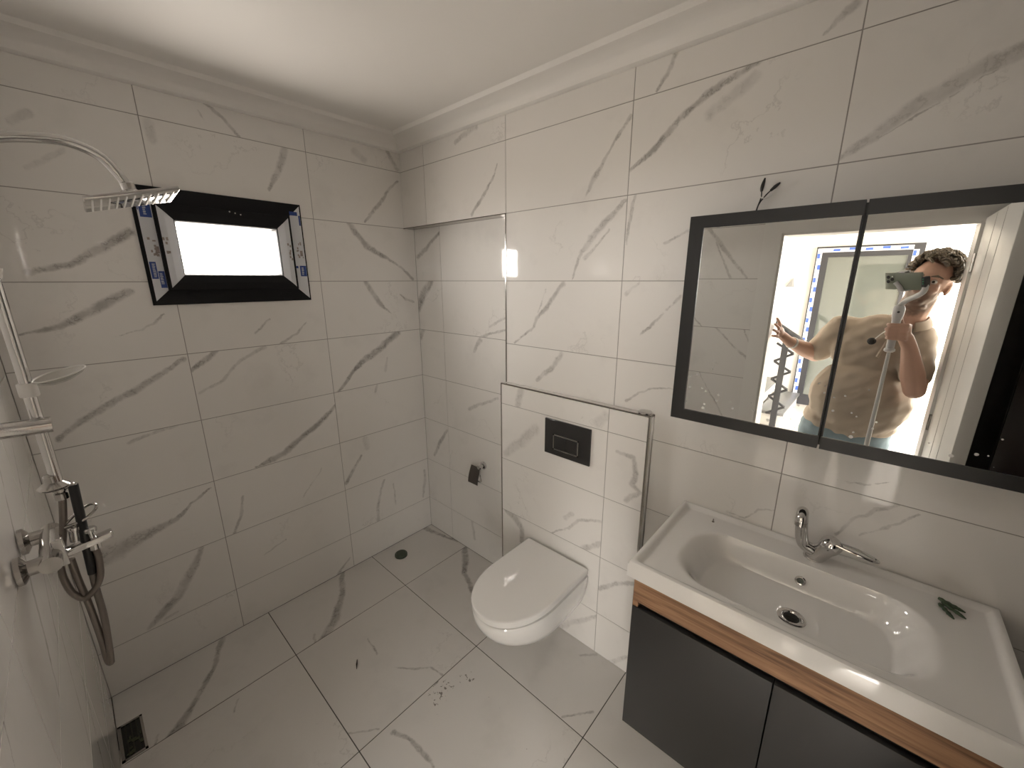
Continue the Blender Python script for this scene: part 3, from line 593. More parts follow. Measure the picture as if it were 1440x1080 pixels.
obj('overflow_plug', MB().lathe(ov, on, [(.0082, -.002), (.0082, .0012), (.005, .002), (0, .002)], 18), plain('grey_green_plastic', (.13, .15, .13), .4), orr)
# basin mixer
FX, FY, FZ = .058, 2.146, bz(.058, 2.146)
fa = empty('basin_mixer_tap', (FX, FY, FZ), 'chrome basin mixer tap with upright spout and looped lever on the washbasin', 'tap')
obj('base_ring', MB().lathe((FX, FY, FZ), (0, 0, 1), [(.027, 0), (.027, .003), (.024, .006), (.022, .006)], 26), M_CHROME, fa, smooth=True)
obj('body', MB().lathe((FX, FY, FZ + .004), (.12, .50, .86), [(.0255, -.002), (.0250, .020), (.0240, .045), (.0265, .055), (.0275, .066), (.0260, .078), (.020, .086), (.006, .088)], 26), M_CHROME, fa, smooth=True)
sp = bez([(FX + .008, FY - .004, FZ + .026), (FX + .010, FY - .030, FZ + .040), (FX + .014, FY - .040, FZ + .078), (FX + .024, FY - .044, FZ + .126), (FX + .036, FY - .045, FZ + .152), (FX + .058, FY - .044, FZ + .163), (FX + .076, FY - .043, FZ + .154), (FX + .082, FY - .042, FZ + .138)], 6)
obj('spout', MB().tube(sp, [.0180 - .003 * min(1, i / 20) for i in range(len(sp))], 16), M_CHROME, fa, smooth=True)
obj('aerator', MB().lathe((FX + .083, FY - .042, FZ + .138), (.12, 0, -1), [(.0150, -.006), (.0150, .006), (.012, .007), (0, .006)], 18), M_STEEL, fa, smooth=True)
lc = Vector((FX + .012, FY + .040, FZ + .072))
lp = bez([lc + Vector((.013, .004, .004)), lc + Vector((.020, .05, .000)), lc + Vector((.016, .088, -.006)), lc + Vector((.002, .098, -.010)), lc + Vector((-.010, .088, -.010)), lc + Vector((-.016, .05, -.004)), lc + Vector((-.012, .004, .000))], 6)
obj('lever', MB().tube(lp, .0038, 8), M_CHROME, fa, smooth=True)
# loose bits on the basin
gz = bz(.075, 2.435)
M_GREEN = plain('dark_green_plastic', (.045, .075, .035), .5, var=.3, vscale=80)
for (a, b, h) in (((.046, 2.412, .0052), (.070, 2.458, .0052), .0050), ((.059, 2.418, .0052), (.098, 2.456, .0052), .0050), ((.072, 2.412, .0052), (.118, 2.434, .0052), .0050)):
    q = [Vector(a).lerp(Vector(b), k / 8) for k in range(9)]
    pl = empty('wall_plug', (q[4].x, q[4].y, gz), 'small dark green plastic wall plug left lying on the washbasin deck', 'wall plug', 'green wall plugs on the washbasin')
    obj('sleeve', MB().tube([(p.x, p.y, gz + p.z) for p in q[:7]], [h * (1 if k % 2 else .7) for k in range(7)], 8), M_GREEN, pl)
    obj('tip', MB().tube([(p.x, p.y, gz + p.z) for p in q[6:]], [h * .85, h * .6, h * .3], 8), M_GREEN, pl)
obj('screw', MB().lathe((.066, 1.862, bz(.066, 1.862)), (0, 0, 1), [(.0045, 0), (.0045, .002), (.002, .003), (.002, .011), (.0005, .013)], 10), M_STEEL, None, 'tiny metal screw standing on the washbasin corner deck', 'screw', smooth=True)

# ---------------------------------------------------------------- mirror cabinet
MX = .150; MY0, MYC, MY1, MZ0, MZ1 = 1.709, 2.1075, 2.506, 1.285, 1.908
mc = empty('mirror_cabinet', (.07, MYC, MZ0), 'wide mirrored bathroom cabinet with dark grey frame above the washbasin', 'mirror cabinet')
obj('carcass', MB().box(.001, MX - .022, MY0 + .004, MY1 - .004, MZ0 + .004, MZ1 - .004), M_FRAME, mc)
def mirror_mat():
    m, N, L, P = nmat('splashed_mirror'); tc = N.new('ShaderNodeTexCoord')
    P.inputs['Metallic'].default_value = 1; P.inputs['Roughness'].default_value = .0; P.inputs['Base Color'].default_value = (.86, .87, .86, 1)
    v = N.new('ShaderNodeTexVoronoi'); v.inputs['Scale'].default_value = 70; L.new(tc.outputs['Object'], v.inputs['Vector'])
    n = N.new('ShaderNodeTexNoise'); n.inputs['Scale'].default_value = 14; n.inputs['Detail'].default_value = 3; L.new(tc.outputs['Object'], n.inputs['Vector'])
    sx = N.new('ShaderNodeSeparateXYZ'); L.new(tc.outputs['Object'], sx.inputs[0])
    def rng(x, a, b, c, d):
        r = N.new('ShaderNodeMapRange'); L.new(x, r.inputs['Value'])
        for k, q in zip(('From Min', 'From Max', 'To Min', 'To Max'), (a, b, c, d)): r.inputs[k].default_value = q
        return r.outputs[0]
    def mul(a, b, op='MULTIPLY'):
        q = N.new('ShaderNodeMath'); q.operation = op; L.new(a, q.inputs[0])
        if isinstance(b, float): q.inputs[1].default_value = b
        else: L.new(b, q.inputs[1])
        return q.outputs[0]
    sep = N.new('ShaderNodeSeparateColor'); L.new(v.outputs['Color'], sep.inputs[0])
    size = rng(sep.outputs[0], .30, 1.0, 0.0, .36)                        # only some cells hold a drop
    low = mul(rng(sx.outputs[2], .02, .34, 1.0, 0.0), rng(n.outputs['Fac'], .42, .62, .2, 1.0))
    drop = mul(mul(size, low), v.outputs['Distance'], 'SUBTRACT')
    f = rng(drop, 0.0, .03, 0.0, .75)
    d = N.new('ShaderNodeBsdfDiffuse'); d.inputs[0].default_value = (.75, .75, .73, 1)
    mx = N.new('ShaderNodeMixShader'); L.new(f, mx.inputs[0]); L.new(P.outputs[0], mx.inputs[1]); L.new(d.outputs[0], mx.inputs[2])
    L.new(mx.outputs[0], N['Material Output'].inputs[0]); return m
M_MIRROR = mirror_mat()
MTZ, MTY = .0030, .0035      # the doors do not hang perfectly true
for k, (y0, y1) in enumerate(((MY0, MYC - .0025), (MYC + .0025, MY1))):
    d = obj('door', MB().box(MX - .020, MX - .005, y0, y1, MZ0, MZ1), M_FRAME, mc)
    fy0, fy1 = (y0 + .040, y1 - .003) if k == 0 else (y0 + .003, y1 - .040)
    mb = MB()
    mb.box(MX - .006, MX + .0015, y0, y1, MZ1 - .034, MZ1); mb.box(MX - .006, MX + .0015, y0, y1, MZ0, MZ0 + .034)
    a, b = (y0, fy0) if k == 0 else (fy1, y1); mb.box(MX - .006, MX + .0015, a, b, MZ0 + .034, MZ1 - .034)
    obj('frame', mb, M_FRAME, d)
    yc, zc = MYC, (MZ0 + MZ1) / 2
    pts = [(fy0, MZ0 + .034), (fy1, MZ0 + .034), (fy1, MZ1 - .034), (fy0, MZ1 - .034)]
    f = lambda y, z: MX - .0010 + (y - yc) * MTY + (z - zc) * MTZ
    mb = MB().add([(f(y, z), y, z) for y, z in pts] + [(MX - .0052, y, z) for y, z in pts], [(0, 1, 2, 3), (7, 6, 5, 4), (0, 4, 5, 1), (1, 5, 6, 2), (2, 6, 7, 3), (3, 7, 4, 0)])
    obj('mirror_pane', mb, M_MIRROR, d)
wi = empty('light_cable', (.004, 1.855, 1.905), 'two loose black wires sticking up from the wall behind the mirror cabinet', 'wire')
for pts, tip in (([(.006, 1.842, 1.885), (.008, 1.848, 1.93), (.014, 1.857, 1.962), (.016, 1.856, 1.985), (.014, 1.860, 2.013)], 1), ([(.006, 1.850, 1.885), (.010, 1.850, 1.935), (.014, 1.866, 1.963), (.016, 1.885, 1.982), (.020, 1.901, 1.994)], 2)):
    q = bez(pts, 6); obj('wire', MB().tube(q, .0017, 6), M_BLACK, wi)
    obj('taped_end', MB().tube(q[-9:], [.0035, .004, .0045, .005, .005, .0045, .004, .003, .002], 8), M_BLACK, wi)
obj('white_core', MB().tube(bez([(.012, 1.853, 1.970), (.018, 1.858, 1.960), (.018, 1.872, 1.958), (.015, 1.884, 1.966)], 6), .0015, 6), M_WHITE, wi)

# ---------------------------------------------------------------- toilet
def dshape(x0, L, W, z, n=40, cy=1.200, ch=.02):
    """D outline: straight back at x0, straight sides, half-ellipse front"""
    out = []; a = W / 2; s = L * .50
    out += [Vector((x0, cy - a + ch, z)), Vector((x0 + ch * .3, cy - a + ch * .3, z))]
    for k in range(4): out.append(Vector((x0 + ch + (s - ch) * k / 4, cy - a, z)))
    m = n
    for k in range(m + 1):
        th = -PI / 2 + PI * k / m
        out.append(Vector((x0 + s + (L - s) * math.cos(th), cy + a * math.copysign(abs(math.sin(th)) ** .94, math.sin(th)), z)))
    for k in range(3, -1, -1): out.append(Vector((x0 + ch + (s - ch) * k / 4, cy + a, z)))
    out += [Vector((x0 + ch * .3, cy + a - ch * .3, z)), Vector((x0, cy + a - ch, z))]
    return out
to = empty('wall_hung_toilet', (.25, 1.2, .09), 'white wall-hung ceramic toilet with closed D-shaped lid below the flush plate', 'toilet')
W0 = BD + .0005
lv = [(.405, .515, .355), (.398, .520, .358), (.375, .520, .357), (.340, .508, .350), (.300, .482, .335), (.260, .440, .310), (.220, .385, .275), (.185, .325, .235), (.160, .275, .205), (.148, .245, .185)]
obj('bowl', MB().rings([dshape(W0, L, W, z) for z, L, W in lv]), M_CERAMIC, to, smooth=True)
obj('outlet_foot', MB().rings([dshape(W0 + .16, .10, .11, .155), dshape(W0 + .165, .085, .095, .128), dshape(W0 + .172, .06, .07, .118)]), M_CERAMIC, to, smooth=True)
X1 = BD + .016
obj('seat', MB().rings([dshape(X1 + .008, .488, .336, .4055), dshape(X1 + .008, .490, .338, .409), dshape(X1 + .008, .490, .338, .4175), dshape(X1 + .010, .486, .334, .4205)]), M_CERAMIC, to, smooth=True)
obj('lid', MB().rings([dshape(X1 - .002, .508, .352, .4195, ch=.006), dshape(X1 - .004, .514, .356, .4215, ch=.006), dshape(X1 - .004, .514, .356, .438, ch=.006), dshape(X1 - .002, .511, .353, .4430, ch=.006), dshape(X1 + .001, .505, .347, .4452, ch=.006), dshape(X1 + .008, .494, .334, .4458, ch=.006)]), M_CERAMIC, to, smooth=True)
for y in (1.085, 1.315): obj('hinge', MB().tube([(BD + .008, y - .02, .420), (BD + .008, y + .02, .420)], .007, 12), M_CHROME, to, smooth=True)
obj('fixing_cap', MB().lathe((BD + .001, 1.012, .402), (1, 0, 0), [(.016, -.001), (.016, .008), (.012, .012), (.005, .013)], 16), M_STEEL, to, smooth=True)
# flush plate
fp = empty('flush_plate', (BD, 1.231, .945), 'black glossy flush plate with two chrome-rimmed buttons above the toilet', 'flush plate')
M_GLOSSB = plain('black_gloss', (.03, .029, .029), .10)
obj('plate', MB().box(BD, BD + .010, 1.110, 1.352, .946, 1.115), M_GLOSSB, fp, bevel=.002)
mb = MB()
for y0, y1, z0, z1 in ((1.160, 1.296, 1.043, 1.049), (1.160, 1.296, .974, .980), (1.160, 1.166, .974, 1.049), (1.290, 1.296, .974, 1.049)): mb.box(BD + .009, BD + .0135, y0, y1, z0, z1)
obj('button_rim', mb, M_CHROME, fp)
for y0, y1 in ((1.166, 1.2265), (1.2295, 1.290)): obj('button', MB().box(BD + .009, BD + .0125, y0, y1, .980, 1.043), M_GLOSSB, fp, bevel=.001)
# chrome disc lying on the ledge
obj('chrome_drain_cap', MB().lathe((.020, 1.566, BZ + .0015), (0, 0, 1), [(.022, 0), (.026, .004), (.027, .006), (.024, .009), (.012, .011), (0, .0115)], 28), M_CHROME, None, 'round chrome cap lying on the end of the tiled toilet ledge', 'cap', smooth=True)
# toilet roll holder
rh = empty('toilet_roll_holder', (-ND, .56, .55), 'small chrome toilet roll holder with curved cover in the tiled niche', 'roll holder')
obj('wall_rose', MB().lathe((-ND, .566, .655), (1, 0, 0), [(.024, 0), (.024, .006), (.020, .010), (.012, .011), (.010, .035), (.012, .045), (0, .047)], 22), M_CHROME, rh, smooth=True)
cov = []
for k in range(9):
    a = PI * .5 * k / 8; cov.append([( -ND + .040 + .030 * math.sin(a) , y, .652 - .100 * (k / 8) ** 1.0) for y in (.500, .508, .576, .582)])
mb = MB(); rows = [[(x, y, z) for x, y, z in r] for r in cov]
rows2 = [[(x - .002, y, z) for x, y, z in r] for r in cov]
mb.rings([a + b[::-1] for a, b in zip(rows, rows2)])
obj('cover', mb, plain('smoked_chrome', (.16, .145, .14), .25, 1), rh, smooth=True)
obj('roll_bar', MB().tube(bez([(-ND + .035, .575, .650), (-ND + .055, .590, .620), (-ND + .050, .592, .575), (-ND + .045, .560, .565), (-ND + .045, .50, .565)], 6), .004, 8), M_CHROME, rh, smooth=True)
# drains and debris on the floor
fd = obj('floor_drain_cap', MB().lathe((.268, .131, 0), (0, 0, 1), [(.040, 0), (.040, .010), (.038, .014), (.032, .016), (.030, .020), (.0, .021)], 28), plain('aged_metal_cap', (.085, .10, .075), .35, .7), None, 'round metal drain cap on the floor by the niche corner', 'drain cap', smooth=True)
sd = empty('shower_floor_drain', (1.572, .285, 0), 'square open shower floor drain with dark grate beside the shower wall', 'floor drain')
mb = MB()
for x0, x1, y0, y1 in ((1.538, 1.546, .190, .372), (1.602, 1.612, .190, .372), (1.538, 1.612, .190, .199), (1.538, 1.612, .363, .372)): mb.box(x0, x1, y0, y1, .0002, .004)
obj('rim', mb, M_STEEL, sd)
obj('well', MB().box(1.546, 1.602, .199, .363, .0002, .0012), plain('dark_wet_well', (.012, .016, .013), .15), sd)
for k in range(3): obj('grate_bar', MB().box(1.556 + k * .016, 1.560 + k * .016, .199, .363, .0012, .003), plain('rusty_steel', (.05, .045, .035), .4, .6), sd)
mb = MB()
for k in range(14): a, b = 1.549 + random.random() * .045, .27 + random.random() * .085; mb.ell((a, b, .003), (.003 + random.random() * .005, .004 + random.random() * .008, .002), None, 6)
obj('rubble', mb, plain('mud', (.07, .075, .045), .9, var=.5, vscale=80), sd)
obj('wood_splinter', MB().tube([(.826, .620, .002), (.838, .640, .003), (.850, .662, .002)], [.0015, .0035, .001], 6), plain('dark_wood', (.03, .022, .015), .8), None, 'small dark sliver of wood lying on the floor tile', 'debris')

# ---------------------------------------------------------------- shower
SX, SY = 1.526, .90
sh = empty('shower_column', (SX, SY, .82), 'chrome rain shower column with square head and arched arm on the tiled wall', 'shower')
arm = [(SX, SY, 1.29), (SX, SY, 1.6), (SX, SY, 1.90)] + bez([(SX, SY, 1.905), (SX - .010, SY, 1.955), (SX - .055, SY, 1.985), (SX - .11, SY - .005, 1.998), (SX - .150, SY - .01, 2.000), (SX - .190, SY - .015, 1.985), (SX - .214, SY - .02, 1.955), (SX - .226, SY - .02, 1.930)], 6)
obj('riser_pipe', MB().tube(arm, .0098, 14), M_CHROME, sh, smooth=True)
obj('swivel_joint', MB().lathe((SX - .226, SY - .02, 1.934), (-.2, 0, -1), [(.010, -.006), (.013, -.003), (.013, .010), (.018, .014), (.018, .020), (.006, .022)], 18), M_CHROME, sh, smooth=True)
# square head, tilted
hc = Vector((1.297, SY - .02, 1.905)); hx = Vector((-1, .0, .27)).normalized(); hy = Vector((.05, 1, .035)).normalized(); hz = hx.cross(hy).normalized()
if hz.z < 0: hz = -hz
hd = obj('rain_head', MB().obox(hc, hx * .082, hy * .080, hz * .004), M_CHROME, sh, bevel=.002)
M_NOZ = plain('pale_rubber', (.72, .70, .66), .5); 
for k in range(11):
    c = hc + hx * (-.070 + .014 * k) - hz * .0046
    obj('nozzle_strip', MB().obox(c, hx * .0014, hy * .072, hz * .0012), M_NOZ, hd)
obj('head_hub', MB().lathe(hc + hz * .003, hz, [(.026, 0), (.024, .006), (.012, .010), (.010, .014)], 20), M_WHITE, sh, smooth=True)
obj('wall_bracket', MB().tube([(1.613, SY + .012, 1.441), (1.508, SY + .012, 1.436)], .0165, 20), M_CHROME, sh, smooth=True, bevel=0)
obj('tray_collar', MB().lathe((SX, SY, 1.498), (0, 0, 1), [(.013, 0), (.0145, .002), (.0145, .026), (.013, .028)], 18), M_WHITE, sh, smooth=True)
tr = [[(SX - .048 + (r * .040) * math.cos(t), SY + .005 + (r * .058) * math.sin(t), 1.520 + .014 * r * r - (.02 * r * math.cos(t)) * .5 + dz_) for t in [2 * PI * k / 28 for k in range(28)]] for r, dz_ in ((.05, 0), (.5, 0), (.9, 0), (1, .002), (1, .0045), (.9, .003), (.5, .003), (.05, .003))]
st_ = obj('soap_tray', MB().rings(tr), M_CLEAR, sh, smooth=True)
obj('tray_rim', MB().tube(tr[4] + tr[4][:1], .0016, 6), M_NOZ, st_, smooth=True)
obj('hook', MB().tube(bez([(SX + .02, SY, 1.742), (SX - .002, SY + .012, 1.744), (SX - .014, SY + .012, 1.742)], 4), .010, 10), M_WHITE, sh, smooth=True)
obj('diverter_flange', MB().lathe((SX + .006, SY, 1.292), (0, 0, 1), [(.004, -.004), (.022, 0), (.026, .005), (.018, .012), (.0125, .016), (.0125, .030), (.010, .032)], 22), M_STEEL, sh, smooth=True)
obj('diverter', MB().lathe((SX, SY, 1.262), (0, 0, 1), [(.008, 0), (.011, .002), (.011, .016), (.009, .018), (.012, .024), (.012, .034)], 18), M_STEEL, sh, smooth=True)
obj('diverter_elbow', MB().tube(bez([(SX, SY, 1.284), (SX - .012, SY + .004, 1.292), (SX - .021, SY + .006, 1.290), (SX - .021, SY + .006, 1.280)], 4), .0065, 12), M_STEEL, sh, smooth=True)
M_HOSE = plain('metal_shower_hose', (.20, .175, .155), .32, .9, bump=.4, bscale=500)
obj('hand_shower', MB().tube([(1.505, .906, 1.292), (1.508, .906, 1.222), (1.513, .906, 1.132), (1.5160, .906, 1.068)], [.0085, .0085, .0085, .008], 12), M_BLACK, sh, 'plain black handle tube hanging from the diverter', smooth=True)
obj('loop_hose', MB().tube(bez([(1.516, .906, 1.072), (1.518, .906, 1.018), (1.519, .906, .947), (1.525, .906, .870), (1.529, .905, .828), (1.531, .903, .816), (1.535, .900, .830), (1.534, .90, .893), (1.536, .90, .988), (1.540, .90, 1.061), (1.541, .90, 1.118)], 6), .0068, 10), M_HOSE, sh, smooth=True)
obj('feed_hose', MB().tube(bez([(SX, SY, 1.265), (1.531, SY, 1.233), (1.540, SY - .01, 1.185), (1.557, SY - .01, 1.112), (1.560, SY - .005, 1.075), (1.554, SY, 1.035), (1.540, SY + .005, 1.014), (1.522, SY + .01, 1.026), (1.506, SY + .012, 1.056), (1.500, SY + .010, 1.100), (1.501, SY + .008, 1.132)], 6), .0068, 10), M_HOSE, sh, smooth=True)
mx = empty('shower_mixer', (1.56, .90, 1.10), 'chrome bath mixer with square block, button and lever below the shower column', 'tap')
obj('body', MB().box(1.543, 1.562, SY - .055, SY + .020, 1.118, 1.182), M_CHROME, mx, bevel=.003)
obj('front_plate', MB().obox((1.5505, SY + .022, 1.150), Vector((.0075, 0, .0)), (0, .003, 0), (.001, 0, .031)), M_WHITE, mx, bevel=.002)
for y in (SY - .10, SY + .045): obj('wall_union', MB().lathe((1.6125, y, 1.15), (-1, 0, 0), [(.030, 0), (.030, .008), (.020, .014), (.016, .016), (.016, .050), (.018, .052)], 20), M_STEEL, mx, smooth=True)
obj('crossbar', MB().tube([(1.565, SY - .12, 1.15), (1.565, SY + .065, 1.15)], .018, 16), M_STEEL, mx, smooth=True)
obj('spout_arm', MB().obox((1.505, SY + .010, 1.148), Vector((-.038, 0, .006)), (0, .013, 0), (.001, 0, .0075)), M_CHROME, mx, bevel=.003)
obj('spout_outlet', MB().lathe((1.500, SY + .010, 1.147), (0, 0, -1), [(.010, 0), (.011, .004), (.011, .018), (.008, .020)], 16), M_CHROME, mx, smooth=True)
obj('diverter_button', MB().lathe((1.500, SY + .010, 1.152), (0, 0, 1), [(.006, 0), (.006, .020), (.011, .021), (.0115, .028), (.009, .031), (0, .0315)], 18), M_CHROME, mx, smooth=True)
obj('cartridge', MB().lathe((1.525, SY + .004, 1.160), (-.1, 0, 1), [(.010, 0), (.010, .026), (.0115, .027), (.0115, .034), (.007, .037)], 16), M_CHROME, mx, smooth=True)
obj('lever', MB().tube(bez([(1.535, SY, 1.196), (1.505, SY + .012, 1.206), (1.484, SY + .012, 1.222), (1.481, SY + .004, 1.230), (1.490, SY - .006, 1.231), (1.512, SY - .010, 1.218), (1.535, SY - .004, 1.200)], 6), .0030, 8), M_STEEL, mx, smooth=True)
# tall dark cabinet behind the door leaf
tc_ = empty('tall_cabinet', (1.3, 2.78, 0), 'tall dark brown glossy cupboard standing behind the open white door', 'cabinet')
M_DARK = plain('dark_brown_gloss', (.022, .015, .014), .12)
obj('carcass', MB().box(1.02, 1.600, 2.56, 3.03, .002, 2.05), M_DARK, tc_)
for y0, y1 in ((2.56, 2.793), (2.797, 3.03)):
    d = obj('door', MB().box(1.000, 1.019, y0, y1, .06, 2.045), M_DARK, tc_, bevel=.002)
    yh = y1 - .03 if y0 < 2.6 else y0 + .03
    obj('handle', MB().tube([(.985, yh, .95), (.985, yh, 1.15)], .006, 10), M_CHROME, d, smooth=True)
# ---------------------------------------------------------------- door between bathroom and landing
dr = empty('door_1', (1.6, DY1, 0), None, None, kind='structure')
def casing(x0, x1, xd):
    """architrave on one face: two uprights and a head with a small inner step"""
    w = .088
    for mb in (MB().box(x0, x1, DY0 - .012 - w, DY0 - .012, 0, DZ + .012 + w).box(x0 + xd, x1 + xd, DY0 - .012 - .026, DY0 - .012, 0, DZ + .038),
               MB().box(x0, x1, DY1 + .012, DY1 + .012 + w, 0, DZ + .012 + w).box(x0 + xd, x1 + xd, DY1 + .012, DY1 + .038, 0, DZ + .038),
               MB().box(x0, x1, DY0 - .012, DY1 + .012, DZ + .012, DZ + .012 + w).box(x0 + xd, x1 + xd, DY0 - .012, DY1 + .012, DZ + .012, DZ + .038)):
        obj('architrave', mb, M_WHITE, dr)
casing(XS - .014, XS + .0005, -.006); casing(HX0 - .0005, HX0 + .014, .006)
obj('jamb', MB().box(XS - .012, HX0 + .012, DY0 - .013, DY0, 0, DZ + .013), M_WHITE, dr)
obj('jamb', MB().box(XS - .012, HX0 + .012, DY1, DY1 + .013, 0, DZ + .013), M_WHITE, dr)
obj('jamb_head', MB().box(XS - .012, HX0 + .012, DY0, DY1, DZ, DZ + .013), M_WHITE, dr)
lf = obj('leaf', MB().box(.865, 1.590, 2.4405, 2.4805, .008, 1.975), M_WHITE, dr, bevel=.002)
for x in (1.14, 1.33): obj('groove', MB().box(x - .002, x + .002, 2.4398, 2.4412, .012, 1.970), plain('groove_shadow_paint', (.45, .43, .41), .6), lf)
for z in (.25, 1.0, 1.75): obj('hinge', MB().tube([(1.594, 2.437, z), (1.594, 2.437, z + .08)], .006, 10), M_STEEL, dr)
# ---------------------------------------------------------------- landing
M_HFLOOR = plain('speckled_terrazzo', (.56, .53, .50), .35, var=.25, vscale=90)
hf = obj('floor_landing', MB().box(HX0 - .14, HX1, HY0, HY1, -.08, -.0005), M_HFLOOR, kind='structure')
obj('ceiling_landing', MB().box(HX0, HX1 + .1, HY0, HY1 + .1, HZ, HZ + .1), M_HALL, kind='structure')
mb = MB(); mb.box(HX1, HX1 + .15, HY0 - .1, 2.46, -.05, HZ); mb.box(HX1, HX1 + .15, 3.30, HY1 + .1, -.05, HZ); mb.box(HX1, HX1 + .15, 2.46, 3.30, 2.35, HZ)
obj('wall_landing_far', mb, M_HALL, kind='structure')
mb = MB(); mb.box(HX0, 2.4, HY1, HY1 + .15, -.05, HZ); mb.box(5.0, HX1 + .1, HY1, HY1 + .15, -.05, HZ); mb.box(2.4, 5.0, HY1, HY1 + .15, 2.45, HZ); mb.box(2.4, 5.0, HY1, HY1 + .15, -.05, .05)
obj('wall_landing_open', mb, M_HALL, kind='structure')
obj('wall_landing_stair', MB().box(HX0, HX1, HY0 - .15, HY0, -.05, HZ), M_HALL, kind='structure')
mb = MB(); mb.box(HX0 - .001, HX0 + .006, HY0, DY0 - .1, 0, HZ); mb.box(HX0 - .001, HX0 + .006, DY1 + .1, HY1, 0, HZ); mb.box(HX0 - .001, HX0 + .006, DY0 - .1, DY1 + .1, DZ + .1, HZ)
obj('wall_landing_near', mb, M_HALL, kind='structure')
obj('baseboard_landing', MB().box(HX1 - .014, HX1, 1.60 - .22, 1.40, 0, .10).box(HX1 - .014, HX1, HY0, 1.385, 0, .10), plain('grey_skirting', (.42, .38, .34), .5), kind='structure')
# entrance door with protective film
EY0, EY1, EZ = 1.42, 2.42, 2.10
ed = empty('entrance_door', (HX1 - .03, 1.92, 0), 'glazed grey entrance door with blue and white protective film on the landing', 'door')
M_EGREY = plain('grey_aluminium', (.045, .045, .05), .4, .2)
fx0, fx1 = HX1 - .06, HX1 - .001
for mb in (MB().box(fx0, fx1, EY0, EY0 + .13, .002, EZ), MB().box(fx0, fx1, EY1 - .13, EY1, .002, EZ), MB().box(fx0, fx1, EY0 + .13, EY1 - .13, EZ - .13, EZ), MB().box(fx0, fx1, EY0 + .13, EY1 - .13, .002, .15)):
    obj('frame', mb, M_EGREY, ed)
obj('glazing', MB().box(fx0 + .02, fx0 + .03, EY0 + .13, EY1 - .13, .15, EZ - .13), plain('grey_green_glass', (.13, .14, .125), .03, spec=1.0), ed)
M_DFILM = plain('door_film_white', (.70, .72, .78), .35); M_DBLUE = plain('door_film_blue', (.06, .13, .50), .35)
for mb in (MB().box(fx0 - .0012, fx0, EY0 + .012, EY0 + .062, .01, EZ - .02), MB().box(fx0 - .0012, fx0, EY1 - .095, EY1 - .045, .01, EZ - .07), MB().box(fx0 - .0012, fx0, EY0 + .062, EY1 - .095, EZ - .07, EZ - .02)):
    obj('protective_film', mb, M_DFILM, ed)
for k in range(15):
    z = .05 + k * .135 + random.uniform(-.02, .02); a = .014 + (k % 2) * .018
    if z < EZ - .12: obj('film_label', MB().box(fx0 - .002, fx0 - .0012, EY0 + a, EY0 + a + .030, z, z + .060), M_DBLUE, ed); obj('film_label', MB().box(fx0 - .002, fx0 - .0012, EY1 - .093 + (k % 2) * .018, EY1 - .065 + (k % 2) * .018, z, z + .060), M_DBLUE, ed)
for k in range(5): y = EY0 + .17 + k * .155; obj('film_label', MB().box(fx0 - .002, fx0 - .0012, y, y + .07, EZ - .060 + (k % 2) * .01, EZ - .032 + (k % 2) * .01), M_DBLUE, ed)
obj('handle', MB().tube(bez([(fx0, EY1 - .06, 1.02), (fx0 - .05, EY1 - .06, 1.02), (fx0 - .055, EY1 - .09, 1.02), (fx0 - .055, EY1 - .18, 1.02)], 4), .009, 10), M_STEEL, ed, smooth=True)
# stair
st = empty('staircase', (4.9, 1.05, 0), 'white staircase with speckled dark stone treads rising beside the landing wall', 'stairs')
M_TREAD = plain('speckled_dark_stone', (.14, .14, .14), .35, var=.8, vscale=120); M_RISER = plain('pale_riser', (.62, .60, .57), .5, var=.08, vscale=60)
for k in range(4):
    y1 = 1.52 - .27 * k; z1 = .17 * (k + 1)
    obj('riser', MB().box(4.32, 5.48, HY0 + .01, y1 - .02, .17 * k + .001, z1 - .035), M_RISER, st)
    obj('tread', MB().box(4.30, 5.48, y1 - .27 - (.0 if k < 3 else -.02), y1, z1 - .035, z1), M_TREAD, st, bevel=.003)
ra = empty('stair_railing', (4.26, 1.43, 0), 'black steel stair railing with zigzag bars along the stairs', 'railing')
M_IRON = plain('black_painted_steel', (.022, .022, .025), .45)
for y, z in ((1.43, 1.13), (.70, 1.60)): obj('post', MB().box(4.24, 4.28, y - .03, y + .03, .001, z), M_IRON, ra)
obj('handrail', MB().tube(bez([(4.26, 1.60, .99), (4.26, 1.56, 1.05), (4.26, 1.43, 1.14), (4.26, 1.0, 1.42), (4.26, .62, 1.66)], 4), .030, 10), M_IRON, ra, smooth=True)
zig = [(4.26, 1.52 if k % 2 else 1.345, .16 + k * .105) for k in range(9)]
for a, b in zip(zig, zig[1:]): obj('zigzag_bar', MB().tube([a, b], .014, 8), M_IRON, ra)
zig = [(4.26, 1.28 - .14 * k, .42 + .09 * k + (.46 if k % 2 else 0)) for k in range(5)]
for a, b in zip(zig, zig[1:]): obj('zigzag_bar', MB().tube([a, b], .014, 8), M_IRON, ra)
tag(obj('wall_sconce', MB().rings([[(HX1 - .001, 1.13, 1.60), (HX1 - .001, 1.23, 1.60), (HX1 - .001, 1.21, 1.72)], [(HX1 - .05, 1.15, 1.61), (HX1 - .05, 1.21, 1.61), (HX1 - .05, 1.20, 1.69)]]), plain('grey_fitting', (.3, .3, .3), .5)), 'small grey wedge-shaped fitting on the white landing wall', 'wall fitting')

